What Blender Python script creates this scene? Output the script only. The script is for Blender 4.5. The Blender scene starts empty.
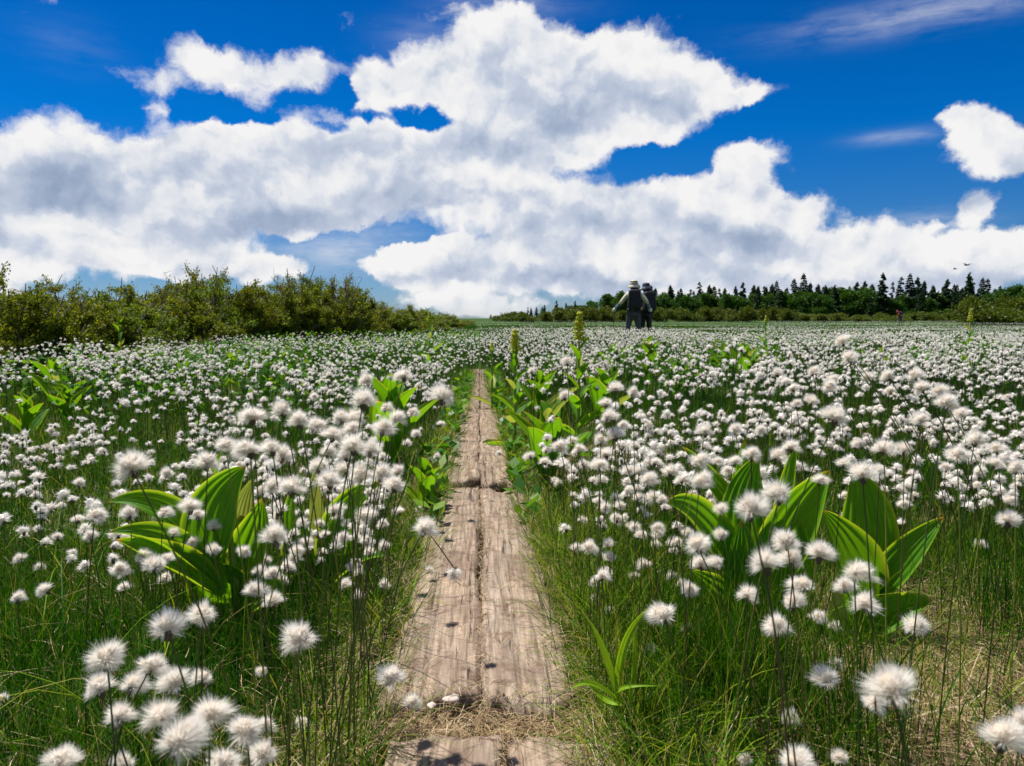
import bpy, bmesh, math, random
import numpy as np
from mathutils import Vector, Matrix, Quaternion

rng = np.random.default_rng(11)
random.seed(11)
S = bpy.context.scene
COL = S.collection
R = math.radians

# ------------------------------------------------------------------ camera
F = 720.0
CAMZ = 0.65
PITCH = 5.0
cd = bpy.data.cameras.new('camera')
cam = bpy.data.objects.new('camera', cd)
COL.objects.link(cam)
cam.location = (0, 0, CAMZ)
cam.rotation_euler = (R(90 - PITCH), 0, 0)
cd.sensor_width = 17.3
cd.lens = 17.3 * F / 1024
cd.clip_start = 0.02
cd.clip_end = 9000
cd.dof.use_dof = True
cd.dof.focus_distance = 1.75
cd.dof.aperture_fstop = 5.6
S.camera = cam
cp, sp = math.cos(R(PITCH)), math.sin(R(PITCH))


def pix(px, py, d):
    """world point seen at (px,py) at distance d along the view axis"""
    a, b = (px - 512) / F, (383 - py) / F
    return Vector((a * d, (cp + b * sp) * d, CAMZ + (-sp + b * cp) * d))


def proj(p):
    y, z = p[1], p[2] - CAMZ
    d = y * cp - z * sp
    v = y * sp + z * cp
    return 512 + F * p[0] / d, 383 - F * v / d, d


# ------------------------------------------------------------------ terrain
def sstep(a, b, x):
    t = np.clip((x - a) / (b - a), 0, 1)
    return t * t * (3 - 2 * t)


def path_x(y):
    return -0.045 * np.asarray(y, float)


def gz(x, y):
    x = np.asarray(x, float)
    y = np.asarray(y, float)
    r = np.hypot(x, y)
    off = np.abs(x - path_x(y))
    m = sstep(.18, .6, off) * (1 - sstep(25, 60, r))
    b = (.022 * np.sin(x * 3.1 + 1.3) * np.cos(y * 2.7 + .4) + .018 * np.sin(x * 6.3 + y * 4.1)
         + .03 * np.sin(x * .9 - y * .5 + 2))
    z = -.055 + m * (b + .02)
    z = z + sstep(30, 120, y) * .35 + sstep(110, 170, y) * .75
    z = z + sstep(4, 14, -x - .25 * y) * .15
    z = z + sstep(200, 900, r) * 1.5
    return z


def ground(px, py):
    """world point on the ground seen at a pixel"""
    d = .3
    for i in range(4000):
        p = pix(px, py, d)
        if p.z <= float(gz(p.x, p.y)):
            return p
        d *= 1.004
    return p


# ------------------------------------------------------------------ materials
def newmat(name):
    m = bpy.data.materials.new(name)
    m.use_nodes = True
    m.node_tree.nodes.clear()
    return m, m.node_tree


class NB:
    """small node builder"""
    def __init__(self, nt):
        self.nt = nt

    def n(self, t, **kw):
        nd = self.nt.nodes.new(t)
        for k, v in kw.items():
            setattr(nd, k, v)
        return nd

    def link(self, a, b):
        self.nt.links.new(a, b)

    def put(self, sock, v):
        if isinstance(v, bpy.types.NodeSocket):
            self.link(v, sock)
        else:
            sock.default_value = v

    def m(self, op, a, b=0.0, c=None, clamp=False):
        nd = self.n('ShaderNodeMath', operation=op, use_clamp=clamp)
        self.put(nd.inputs[0], a)
        self.put(nd.inputs[1], b)
        if c is not None:
            self.put(nd.inputs[2], c)
        return nd.outputs[0]

    def vm(self, op, a, b=None, scale=None):
        nd = self.n('ShaderNodeVectorMath', operation=op)
        self.put(nd.inputs[0], a)
        if b is not None:
            self.put(nd.inputs[1], b)
        if scale is not None:
            self.put(nd.inputs['Scale'], scale)
        return nd.outputs['Value'] if op in ('LENGTH', 'DOT_PRODUCT') else nd.outputs[0]

    def noise(self, vec, scale, detail=4, rough=.5, dist=0.0, out='Fac', dims='3D'):
        nd = self.n('ShaderNodeTexNoise', noise_dimensions=dims)
        if vec is not None:
            self.put(nd.inputs['Vector'], vec)
        nd.inputs['Scale'].default_value = scale
        nd.inputs['Detail'].default_value = detail
        nd.inputs['Roughness'].default_value = rough
        nd.inputs['Distortion'].default_value = dist
        return nd.outputs[out]

    def mr(self, v, a, b, c=0.0, d=1.0, smooth=False):
        nd = self.n('ShaderNodeMapRange')
        if smooth:
            nd.interpolation_type = 'SMOOTHSTEP'
        self.put(nd.inputs['Value'], v)
        for k, q in zip(('From Min', 'From Max', 'To Min', 'To Max'), (a, b, c, d)):
            self.put(nd.inputs[k], q)
        return nd.outputs[0]

    def mix(self, f, a, b):
        nd = self.n('ShaderNodeMix', data_type='RGBA')
        self.put(nd.inputs[0], f)
        for s, v in ((nd.inputs[6], a), (nd.inputs[7], b)):
            self.put(s, v if isinstance(v, bpy.types.NodeSocket) else (*v, 1) if len(v) == 3 else v)
        return nd.outputs[2]

    def ramp(self, f, stops):
        nd = self.n('ShaderNodeValToRGB')
        el = nd.color_ramp.elements
        while len(el) < len(stops):
            el.new(.5)
        for e, (p, c) in zip(el, stops):
            e.position = p
            e.color = (*c, 1)
        self.put(nd.inputs[0], f)
        return nd.outputs[0]

    def bump(self, h, strength, dist):
        nd = self.n('ShaderNodeBump')
        nd.inputs['Strength'].default_value = strength
        nd.inputs['Distance'].default_value = dist
        self.put(nd.inputs['Height'], h)
        return nd.outputs[0]


def surf(name, build, rough=.6, transl=0.0, tcol=None, spec=.3, normal=None):
    m, nt = newmat(name)
    b = NB(nt)
    col = build(b)
    nrm = None
    if isinstance(col, tuple) and isinstance(col[0], bpy.types.NodeSocket):
        col, nrm = col
    p = b.n('ShaderNodeBsdfPrincipled')
    p.inputs['Roughness'].default_value = rough
    p.inputs['Specular IOR Level'].default_value = spec
    if isinstance(col, bpy.types.NodeSocket):
        b.link(col, p.inputs['Base Color'])
    else:
        p.inputs['Base Color'].default_value = (*col, 1)
    if nrm is not None:
        b.link(nrm, p.inputs['Normal'])
    out = p.outputs[0]
    if transl > 0:
        t = b.n('ShaderNodeBsdfTranslucent')
        if tcol is None:
            b.put(t.inputs[0], col if isinstance(col, bpy.types.NodeSocket) else (*col, 1))
        elif callable(tcol):
            b.put(t.inputs[0], tcol(b, col))
        else:
            t.inputs[0].default_value = (*tcol, 1)
        mx = b.n('ShaderNodeMixShader')
        mx.inputs[0].default_value = transl
        b.link(out, mx.inputs[1])
        b.link(t.outputs[0], mx.inputs[2])
        out = mx.outputs[0]
    o = b.n('ShaderNodeOutputMaterial')
    b.link(out, o.inputs[0])
    return m


def isl(b):
    return b.n('ShaderNodeNewGeometry').outputs['Random Per Island']


def orand(b):
    return b.n('ShaderNodeObjectInfo').outputs['Random']


def wpos(b):
    return b.n('ShaderNodeNewGeometry').outputs['Position']


def objc(b):
    return b.n('ShaderNodeTexCoord').outputs['Object']


def tint(mul):
    def f(b, col):
        return b.vm('MULTIPLY', col, mul)
    return f


M = {}


def build_mats():
    M['grass'] = surf('grass', lambda b: b.mix(
        b.mr(b.noise(wpos(b), 1.3, 3), .4, .62), b.ramp(isl(b), [(0, (.004, .026, .001)), (.4, (.01, .078, .001)),
        (.72, (.03, .155, .002)), (.92, (.11, .24, .005)), (1, (.32, .27, .08))]),
        b.ramp(isl(b), [(0, (.006, .035, .001)), (.5, (.022, .11, .002)), (.86, (.12, .24, .006)), (1, (.42, .34, .12))])),
        .6, .3, tint((1.5, 1.3, .6)), .08)
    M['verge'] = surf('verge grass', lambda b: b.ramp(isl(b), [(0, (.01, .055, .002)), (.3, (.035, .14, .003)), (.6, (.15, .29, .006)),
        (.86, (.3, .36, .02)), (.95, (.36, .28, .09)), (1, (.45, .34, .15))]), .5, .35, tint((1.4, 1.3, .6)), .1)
    M['straw'] = surf('straw', lambda b: b.ramp(isl(b), [(0, (.1, .055, .03)), (.35, (.26, .17, .08)),
        (.8, (.46, .34, .18)), (1, (.66, .54, .36))]), .6, .2, tint((1, .95, .8)), .3)
    M['stem'] = surf('stem', lambda b: b.ramp(isl(b), [(0, (.012, .035, .003)), (.45, (.025, .08, .004)),
        (.7, (.04, .045, .01)), (.85, (.07, .15, .008)), (1, (.17, .2, .03))]), .5, 0, None, .3)
    M['stem1'] = surf('single stem', lambda b: b.ramp(orand(b), [(0, (.03, .04, .008)), (.3, (.045, .08, .01)),
        (.55, (.07, .045, .02)), (.8, (.1, .17, .012)), (1, (.2, .22, .03))]), .5, 0, None, .3)
    M['fluff'] = surf('cotton hair', lambda b: b.ramp(isl(b), [(0, (.97, .96, .935)), (.7, (.96, .925, .87)), (.94, (.9, .82, .7)), (1, (.68, .55, .42))]),
                      .9, .45, (.97, .93, .87), .0)
    M['bract'] = surf('bract', lambda b: b.mix(b.noise(objc(b), 300, 3), (.035, .025, .02), (.13, .095, .07)), .7, 0, None, .2)

    def leafcol(b):
        uv = b.n('ShaderNodeUVMap').outputs[0]
        sx = b.n('ShaderNodeSeparateXYZ')
        b.link(uv, sx.inputs[0])
        v = b.m('ADD', sx.outputs[1], b.m('MULTIPLY', b.noise(uv, 3, 2), .02))
        w = b.m('SINE', b.m('MULTIPLY', v, 2 * math.pi * 16))
        st = b.mr(w, .55, 1, 0, 1)
        edge = b.mr(b.m('ABSOLUTE', b.m('SUBTRACT', sx.outputs[1], .5)), .44, .5, 0, .8)
        base = b.mix(b.noise(objc(b), 14, 4), (.038, .17, .005), (.085, .28, .008))
        base = b.mix(orand(b), base, b.vm('MULTIPLY', base, (1.35, 1.15, .9)))
        base = b.mix(b.m('MULTIPLY', st, .28), base, (.14, .32, .02))
        base = b.mix(edge, base, (.28, .42, .04))
        tip = b.m('MULTIPLY', b.mr(b.m('ADD', sx.outputs[0], b.m('MULTIPLY', b.noise(objc(b), 30, 3), .12)), .99, 1.05), .8)
        base = b.mix(tip, base, (.3, .2, .06))
        spot = b.mr(b.noise(objc(b), 45, 3), .70, .78)
        base = b.mix(b.m('MULTIPLY', spot, .7), base, (.2, .13, .03))
        nrm = b.bump(w, .35, .0015)
        return base, nrm
    M['leaf'] = surf('broad leaf', leafcol, .45, .48, tint((2.6, 1.75, .7)), .2)
    M['paleleaf'] = surf('pale leaf', lambda b: b.mix(b.noise(objc(b), 20, 3), (.22, .33, .03), (.42, .45, .1)), .45, .4, tint((1.3, 1.2, .8)), .4)
    M['bud'] = surf('flower buds', lambda b: b.ramp(isl(b), [(0, (.3, .42, .02)), (1, (.7, .66, .05))]), .5, .35, tint((1.3, 1.2, .8)), .3)
    M['blade'] = surf('broad blade', lambda b: b.mix(b.noise(objc(b), 25, 3), (.13, .32, .01), (.3, .46, .02)), .45, .45, tint((1.5, 1.3, .6)), .2)
    M['herb'] = surf('herb', lambda b: b.ramp(isl(b), [(0, (.02, .09, .003)), (.6, (.055, .18, .005)), (1, (.15, .28, .01))]), .45, .4, tint((1.9, 1.5, .8)), .3)

    def crown(c0, c1, c2, tr=.2):
        return lambda b: b.mix(b.m('MULTIPLY', orand(b), .5), b.ramp(isl(b), [(0, c0), (.6, c1), (1, c2)]),
                               b.vm('MULTIPLY', b.ramp(isl(b), [(0, c0), (.6, c1), (1, c2)]), (1.35, 1.1, 1)))
    M['shrub'] = surf('shrub needles', crown((.045, .075, .004), (.125, .17, .007), (.31, .33, .014)), .55, .4, tint((1.3, 1.2, .8)), .25)
    M['shrubg'] = surf('green shrub needles', crown((.05, .1, .006), (.12, .19, .01), (.28, .34, .02)), .55, .4, tint((1.3, 1.2, .8)), .25)
    M['twig'] = surf('twigs', lambda b: b.mix(b.noise(objc(b), 8, 3), (.06, .045, .032), (.16, .125, .1)), .8, 0, None, .2)
    M['spruce'] = surf('spruce needles', crown((.008, .028, .008), (.014, .045, .012), (.03, .075, .016)), .6, .1, None, .2)
    M['broad'] = surf('broadleaf', crown((.015, .06, .006), (.035, .11, .008), (.08, .17, .012)), .5, .3, tint((1.4, 1.3, .8)), .25)
    M['broadl'] = surf('light broadleaf', crown((.03, .06, .005), (.075, .12, .008), (.16, .19, .014)), .5, .3, tint((1.3, 1.2, .8)), .25)
    M['bark'] = surf('bark', lambda b: b.mix(b.noise(objc(b), 6, 4), (.06, .045, .035), (.16, .13, .1)), .85, 0, None, .15)

    def wood(b):
        oc = objc(b)
        warp = b.vm('ADD', oc, b.vm('SCALE', b.noise(oc, 3.0, 3, out='Color'), scale=.014))
        st = b.vm('MULTIPLY', warp, (1, .04, 1))
        g1 = b.noise(st, 120, 6, .65)
        g2 = b.noise(b.vm('MULTIPLY', warp, (1, .09, 1)), 26, 5, .6)
        big = b.noise(oc, 5, 5, .6)
        orr = orand(b)
        c = b.mix(b.mr(g1, .36, .64), (.14, .105, .075), (.43, .34, .26))
        c = b.mix(b.mr(g2, .35, .65, 0, .6), c, b.vm('MULTIPLY', c, (1.02, .9, .8)))
        c = b.mix(b.mr(big, .45, .62, 0, .6), c, (.17, .115, .085))
        c = b.mix(b.mr(b.noise(oc, 16, 6, .7), .52, .64, 0, .75), c, (.12, .07, .048))
        # drying cracks along the grain
        cr = b.mr(b.noise(b.vm('MULTIPLY', warp, (1, .022, 1)), 75, 5, .6), .345, .385, 1, 0)
        c = b.mix(b.m('MULTIPLY', cr, .85), c, (.055, .038, .03))
        # cross checks
        xk = b.mr(b.noise(b.vm('MULTIPLY', warp, (.12, 1, 1)), 38, 5, .6), .33, .39, .6, 0)
        c = b.mix(b.m('MULTIPLY', xk, .8), c, (.1, .07, .055))
        c = b.mix(b.m('MULTIPLY', orr, .3), c, b.vm('MULTIPLY', c, (.82, .85, .92)))
        h = b.m('SUBTRACT', b.m('ADD', b.m('MULTIPLY', g1, .5), g2), b.m('ADD', b.m('MULTIPLY', cr, 1.5), xk))
        return c, b.bump(h, .8, .004)
    M['wood'] = surf('weathered wood', wood, .8, 0, None, .2)

    def soil(b):
        p = wpos(b)
        n1 = b.noise(p, 22, 8, .7)
        n2 = b.noise(p, 1.5, 5, .6)
        c = b.ramp(n1, [(.3, (.05, .035, .02)), (.5, (.15, .1, .06)), (.66, (.34, .24, .16)), (.75, (.48, .36, .27))])
        green = b.mix(b.noise(p, 9, 5), (.01, .035, .003), (.045, .1, .006))
        sx = b.n('ShaderNodeSeparateXYZ')
        b.link(p, sx.inputs[0])
        far = b.mr(sx.outputs[1], 3, 9)
        # bare dry spots beside the boards
        def spot(x, y, rx, ry):
            d = b.vm('LENGTH', b.vm('MULTIPLY', b.vm('SUBTRACT', p, (x, y, 0)), (1 / rx, 1 / ry, 0)))
            return b.mr(b.m('ADD', d, b.m('MULTIPLY', b.noise(p, 6, 4), .6)), .9, 1.5, 1, 0)
        sp_ = b.m('MAXIMUM', spot(.8, 1.25, .38, .55), b.m('MAXIMUM', spot(.42, 3.4, .3, .45), spot(-.05, 1.13, .35, .12)))
        g = b.m('MULTIPLY', b.m('MAXIMUM', b.mr(n2, .3, .5), far), b.m('SUBTRACT', 1, sp_))
        c = b.mix(g, c, green)
        c = b.mix(b.m('MULTIPLY', sp_, b.mr(n1, .3, .6)), c, (.42, .29, .22))
        return c, b.bump(n1, .9, .02)
    M['soil'] = surf('meadow soil', soil, .9, 0, None, .15)

    def flat(c, rough=.7, spec=.3, var=.15, sc=20):
        return lambda b: b.mix(b.noise(objc(b), sc, 4), tuple(v * (1 - var) for v in c), tuple(v * (1 + var) for v in c))
    for k, c in dict(cream=(.62, .58, .42), black=(.012, .013, .018), grey=(.055, .062, .075), skin=(.5, .32, .23),
                     white=(.7, .7, .72), greycloth=(.2, .21, .25), navy=(.015, .018, .035), red=(.4, .05, .02),
                     blue=(.03, .05, .12), metal=(.25, .25, .26), hair=(.02, .015, .012)).items():
        M[k] = surf('cloth ' + k, flat(c))
    M['pebble'] = surf('stone', flat((.5, .43, .38), var=.3, sc=60), .8)


build_mats()


# ------------------------------------------------------------------ object helpers
def tag(o, label=None, cat=None, group=None, kind=None):
    if label:
        o['label'] = label
    if cat:
        o['category'] = cat
    if group:
        o['group'] = group
    if kind:
        o['kind'] = kind
    return o


def empty(name, loc=(0, 0, 0), rz=0.0, scale=1.0):
    o = bpy.data.objects.new(name, None)
    o.empty_display_size = .1
    COL.objects.link(o)
    o.location = loc
    o.rotation_euler = (0, 0, rz)
    o.scale = (scale,) * 3
    return o


def mesh_np(name, V, Fa, mats, mi=None, smooth=False, uv=None):
    """V (n,3); Fa (m,k) faces all of one size k"""
    me = bpy.data.meshes.new(name)
    V = np.ascontiguousarray(V, np.float32)
    Fa = np.ascontiguousarray(Fa, np.int32)
    m, k = Fa.shape
    me.vertices.add(len(V))
    me.vertices.foreach_set('co', V.ravel())
    me.loops.add(m * k)
    me.loops.foreach_set('vertex_index', Fa.ravel())
    me.polygons.add(m)
    me.polygons.foreach_set('loop_start', np.arange(0, m * k, k, dtype=np.int32))
    for mt in mats:
        me.materials.append(mt)
    if mi is not None:
        me.polygons.foreach_set('material_index', np.ascontiguousarray(mi, np.int32))
    me.update(calc_edges=True)
    me.polygons.foreach_set('use_smooth', np.full(m, smooth, dtype=bool))
    if uv is not None:
        l = me.uv_layers.new(name='UVMap')
        l.data.foreach_set('uv', np.ascontiguousarray(uv[Fa.ravel()], np.float32).ravel())
    return me


def link(name, me, parent=None, loc=None):
    o = bpy.data.objects.new(name, me)
    COL.objects.link(o)
    if parent is not None:
        o.parent = parent
    if loc is not None:
        o.location = loc
    return o


def copy_tree(o, parent=None):
    c = o.copy()
    COL.objects.link(c)
    if parent is not None:
        c.parent = parent
    for ch in o.children:
        copy_tree(ch, c)
    return c


def tube(pts, radii, n=6, cap=True):
    """returns verts, quads(as 4-faces) for a tube along pts"""
    pts = np.asarray(pts, float)
    k = len(pts)
    T = np.gradient(pts, axis=0)
    T /= np.linalg.norm(T, axis=1)[:, None] + 1e-9
    ref = np.array([0, 0, 1.0]) if abs(T[0][2]) < .9 else np.array([1.0, 0, 0])
    V = []
    u = np.cross(T[0], ref)
    u /= np.linalg.norm(u)
    for i in range(k):
        u = u - T[i] * np.dot(u, T[i])
        u /= np.linalg.norm(u)
        w = np.cross(T[i], u)
        a = np.arange(n) * 2 * math.pi / n
        V.append(pts[i] + radii[i] * (np.cos(a)[:, None] * u + np.sin(a)[:, None] * w))
    V = np.concatenate(V)
    Q = []
    for i in range(k - 1):
        for j in range(n):
            a, b = i * n + j, i * n + (j + 1) % n
            Q.append((a, b, b + n, a + n))
    return V, np.array(Q)


def q2t(Q):
    Q = np.asarray(Q)
    return np.concatenate([Q[:, [0, 1, 2]], Q[:, [0, 2, 3]]])


class MB:
    """collects triangles"""
    def __init__(self):
        self.V, self.F, self.M, self.n = [], [], [], 0

    def add(self, V, Fa, mi=0):
        Fa = np.asarray(Fa)
        if Fa.shape[1] == 4:
            Fa = q2t(Fa)
        self.V.append(np.asarray(V, float))
        self.F.append(Fa + self.n)
        self.M.append(np.full(len(Fa), mi))
        self.n += len(V)

    def tube(self, pts, radii, n=6, mi=0):
        V, Q = tube(pts, radii, n)
        self.add(V, Q, mi)
        # caps
        k = len(pts)
        for s in (0, (k - 1) * n):
            self.F.append(np.array([(s, s + j, s + j + 1) for j in range(1, n - 1)]) + self.n - len(V))
            self.M.append(np.full(n - 2, mi))

    def mesh(self, name, mats, smooth=False):
        return mesh_np(name, np.concatenate(self.V), np.concatenate(self.F), mats, np.concatenate(self.M), smooth)

# ------------------------------------------------------------------ sun and sky
SUN_EL, SUN_AZ = 65.0, -48.0        # azimuth from +Y, positive to the right


def build_sky():
    w = bpy.data.worlds.new('World')
    S.world = w
    w.use_nodes = True
    nt = w.node_tree
    nt.nodes.clear()
    b = NB(nt)
    sky = b.n('ShaderNodeTexSky', sky_type='NISHITA')
    sky.sun_disc = False
    sky.sun_elevation = R(SUN_EL)
    sky.sun_rotation = R(SUN_AZ)
    sky.altitude = 1500
    sky.air_density = 1.0
    sky.dust_density = .3
    sky.ozone_density = 2.0
    d = b.n('ShaderNodeTexCoord').outputs['Generated']
    sx = b.n('ShaderNodeSeparateXYZ')
    b.link(b.vm('NORMALIZE', d), sx.inputs[0])
    az = b.m('ARCTAN2', sx.outputs[0], sx.outputs[1])
    el = b.m('ARCSINE', sx.outputs[2])
    cx = b.n('ShaderNodeCombineXYZ')
    b.link(az, cx.inputs[0])
    b.link(el, cx.inputs[1])
    P = cx.outputs[0]

    def conv(px, py, rx, ry):
        a, v = (px - 512) / F, (383 - py) / F
        dx, dy, dz = a, cp + v * sp, -sp + v * cp
        l = math.sqrt(dx * dx + dy * dy + dz * dz)
        A, E = math.atan2(dx, dy), math.asin(dz / l)
        return A, E, rx / F * math.cos(A) ** 2, ry / F * math.cos(A)

    blobs = [  # px, py, rx, ry, weight
        (238, 70, 92, 27, .72), (190, 44, 30, 20, .6), (296, 72, 40, 18, .66), (160, 78, 42, 20, .56), (160, 108, 30, 16, .52), (258, 98, 22, 14, .46),
        (110, 70, 40, 16, .35),
        (35, 168, 85, 34, 1), (-30, 215, 110, 80, 1.1), (130, 165, 100, 38, 1), (250, 148, 90, 34, 1), (330, 150, 70, 40, 1), (410, 150, 88, 42, 1),
        (100, 205, 150, 45, 1.1), (250, 190, 150, 50, 1.1), (370, 190, 110, 40, 1.1), (465, 175, 80, 45, 1.1),
        (70, 240, 120, 28, .9), (170, 240, 100, 24, .9), (60, 262, 120, 20, .8), (268, 262, 48, 17, .85), (290, 226, 60, 14, .9), (190, 262, 70, 20, .85), (268, 268, 60, 14, .9), (470, 300, 60, 10, .8), (380, 272, 60, 12, .7),
        (505, 55, 80, 42, 1), (445, 80, 60, 34, 1), (380, 82, 52, 22, .8), (600, 65, 80, 38, 1), (685, 82, 60, 28, 1), (745, 92, 42, 14, .8),
        (560, 105, 95, 50, 1.15), (650, 110, 60, 36, 1), (505, 4, 34, 12, .42), (430, 38, 16, 10, .3), (490, 125, 55, 40, 1), (560, 150, 50, 22, .9),
        (500, 175, 70, 45, 1.1), (748, 168, 50, 28, 1), (700, 212, 95, 32, 1), (792, 212, 48, 20, .9), (620, 208, 90, 30, 1), (545, 212, 80, 36, 1.1),
        (600, 248, 150, 34, 1.15), (720, 250, 110, 32, 1.1), (830, 252, 80, 25, 1), (905, 256, 80, 28, 1), (985, 256, 80, 26, 1), (440, 256, 85, 26, 1),
        (395, 265, 55, 18, .8), (500, 272, 110, 28, 1), (650, 284, 150, 22, .95), (880, 284, 190, 18, .95), (500, 306, 90, 10, .7),
        (982, 130, 44, 30, 1), (1012, 150, 42, 30, 1), (952, 118, 22, 14, .8), (978, 213, 28, 20, .9), (936, 225, 26, 8, .6),
        (1010, 0, 50, 6, .4)]
    darks = [(75, 195, 110, 30, 1), (215, 178, 70, 22, .8), (320, 168, 60, 20, .7), (330, 222, 130, 14, .8), (420, 205, 80, 18, .6), (575, 105, 95, 28, .8),
             (500, 145, 60, 20, .55), (600, 228, 110, 18, .8), (740, 242, 80, 16, .9), (560, 275, 60, 12, 1), (450, 275, 40, 9, .9), (700, 285, 160, 12, .8),
             (745, 190, 40, 12, .6), (1010, 160, 36, 14, .7), (60, 238, 80, 10, .5), (180, 225, 90, 12, .6), (540, 200, 50, 14, .5), (900, 285, 140, 10, .6)]

    gaps = [(345, 92, 9, 22, .6), (372, 118, 30, 7, .5), (420, 120, 34, 10, .85), (660, 158, 42, 10, .9), (335, 128, 30, 9, .4), (390, 236, 60, 6, .5), (345, 244, 30, 12, .8), (205, 112, 30, 12, .6), (345, 275, 28, 20, .8), (250, 120, 40, 8, .6)]

    def field(Pv, L, soft=1.0):
        acc = None
        for (px, py, rx, ry, wt) in L:
            A, E, ra, re = conv(px, py, rx, ry)
            dd = b.vm('MULTIPLY', b.vm('SUBTRACT', Pv, (A, E, 0)), (1 / ra, 1 / re, 0))
            q = b.vm('DOT_PRODUCT', dd, dd)
            g = b.m('EXPONENT', b.m('MULTIPLY', q, -1.1 * soft))
            if wt != 1:
                g = b.m('MULTIPLY', g, wt)
            g = b.m('POWER', g, 3.0)
            acc = g if acc is None else b.m('ADD', acc, g)
        return b.m('POWER', acc, 1 / 3)

    # warp
    wn = b.noise(P, 7, 5, .55, out='Color')
    Pw = b.vm('ADD', P, b.vm('SCALE', b.vm('SUBTRACT', wn, (.5, .5, .5)), scale=.05))
    wn2 = b.noise(P, 34, 6, .62, out='Color')
    Pw = b.vm('ADD', Pw, b.vm('SCALE', b.vm('SUBTRACT', wn2, (.5, .5, .5)), scale=.03))

    # clouds elsewhere round the horizon
    elsew = b.m('MULTIPLY', b.mr(b.noise(P, 2.6, 4, .5), .45, .65, 0, 1.1),
                b.m('MULTIPLY', b.mr(b.m('ABSOLUTE', az), .72, .95), b.mr(el, .85, 1.2, 1, 0)))
    F0 = b.m('ADD', field(Pw, blobs), elsew)

    F0 = b.m('SUBTRACT', F0, field(Pw, gaps))

    def total(off, det):
        Q = b.vm('ADD', Pw, off) if off else Pw
        Qs = b.vm('MULTIPLY', Q, (1, 1.3, 1))
        return b.noise(Qs, 7.5, det, .53)
    NH = total(None, 9)
    NL0 = total(None, 3.0)
    NL1 = total((-.012, .032, 0), 3.0)
    NF = b.noise(b.vm('MULTIPLY', Pw, (1, 1.2, 1)), 30, 7, .6)
    N0c = b.m('SUBTRACT', NH, .5)
    T0 = b.m('ADD', b.m('MINIMUM', F0, 1.1), b.m('ADD', b.m('MULTIPLY', N0c, 1.6), b.m('MULTIPLY', b.m('SUBTRACT', NF, .5), .42)))
    alpha = b.mr(T0, .25, .58, 0, 1, True)
    alpha = b.m('POWER', alpha, 1.15)
    alpha = b.m('MULTIPLY', alpha, b.mr(el, .0, .03, .6, 1))
    rel = b.m('ADD', b.m('MULTIPLY', b.m('SUBTRACT', NL0, NL1), 1.5), b.m('MULTIPLY', b.m('SUBTRACT', NF, .5), .3))
    NM0 = b.noise(Pw, 19, 3, .5)
    NM1 = b.noise(b.vm('ADD', Pw, (-.006, .013, 0)), 19, 3, .5)
    rel = b.m('ADD', rel, b.m('MULTIPLY', b.m('SUBTRACT', NM0, NM1), 1.0))
    thick = b.mr(T0, .5, 1.2, 0, 1)
    dk = b.m('MINIMUM', field(Pw, darks, .9), 1.0)
    shade = b.m('SUBTRACT', b.m('ADD', b.m('ADD', .945, rel), b.m('MULTIPLY', thick, -.17)), b.m('MULTIPLY', dk, .44))
    shade = b.m('ADD', shade, b.m('MULTIPLY', N0c, .35))
    ccol = b.ramp(shade, [(0, (.26, .34, .5)), (.3, (.38, .46, .61)), (.6, (.57, .63, .75)), (.8, (.8, .82, .86)), (1, (.93, .92, .92))])
    # thin high veil
    ci = b.noise(b.vm('ADD', b.vm('MULTIPLY', P, (1, 5.5, 1)), b.vm('SCALE', wn, scale=.12)), 5, 8, .62)
    cm = field(P, [(930, 12, 130, 14, 1), (905, 136, 46, 6, .8), (70, 45, 50, 20, .15), (425, 40, 40, 16, .4), (505, 6, 60, 14, .6), (925, 222, 50, 12, .8), (350, 245, 90, 30, .8), (820, 30, 50, 14, .2)])
    veil = b.m('MULTIPLY', b.mr(ci, .38, .72, 0, .75), cm)
    alpha = b.m('MAXIMUM', alpha, veil)
    # sky colour
    hs = b.n('ShaderNodeHueSaturation')
    hs.inputs['Saturation'].default_value = 1.25
    b.link(sky.outputs[0], hs.inputs['Color'])
    tintc = b.ramp(b.mr(el, 0, .6), [(0, (.4, .5, .74)), (.14, (.26, .47, .72)), (.4, (.006, .54, .95)), (.75, (.0, .47, .86))])
    blue = b.vm('MULTIPLY', hs.outputs[0], tintc)
    mx = b.mix(alpha, blue, b.vm('MULTIPLY', ccol, (CLOUD,) * 3))
    bg = b.n('ShaderNodeBackground')
    b.link(mx, bg.inputs[0])
    bg.inputs[1].default_value = SKY
    o = b.n('ShaderNodeOutputWorld')
    b.link(bg.outputs[0], o.inputs[0])
    w.cycles.sampling_method = 'MANUAL'
    w.cycles.sample_map_resolution = 512

    sd = bpy.data.lights.new('sun', 'SUN')
    sd.energy = 5.0
    sd.angle = R(.53)
    sd.color = (1, .95, .86)
    so = bpy.data.objects.new('sun', sd)
    COL.objects.link(so)
    v = Vector((math.sin(R(SUN_AZ)) * math.cos(R(SUN_EL)), math.cos(R(SUN_AZ)) * math.cos(R(SUN_EL)), math.sin(R(SUN_EL))))
    so.rotation_euler = v.to_track_quat('Z', 'Y').to_euler()
    S.view_settings.view_transform = 'Standard'
    S.view_settings.look = 'None'
    S.view_settings.exposure = EXPO
    S.view_settings.gamma = 1


EXPO = .55
SKY = .073
CLOUD = 9.2
SKYMUL = (.12, .62, .95)
build_sky()

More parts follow.
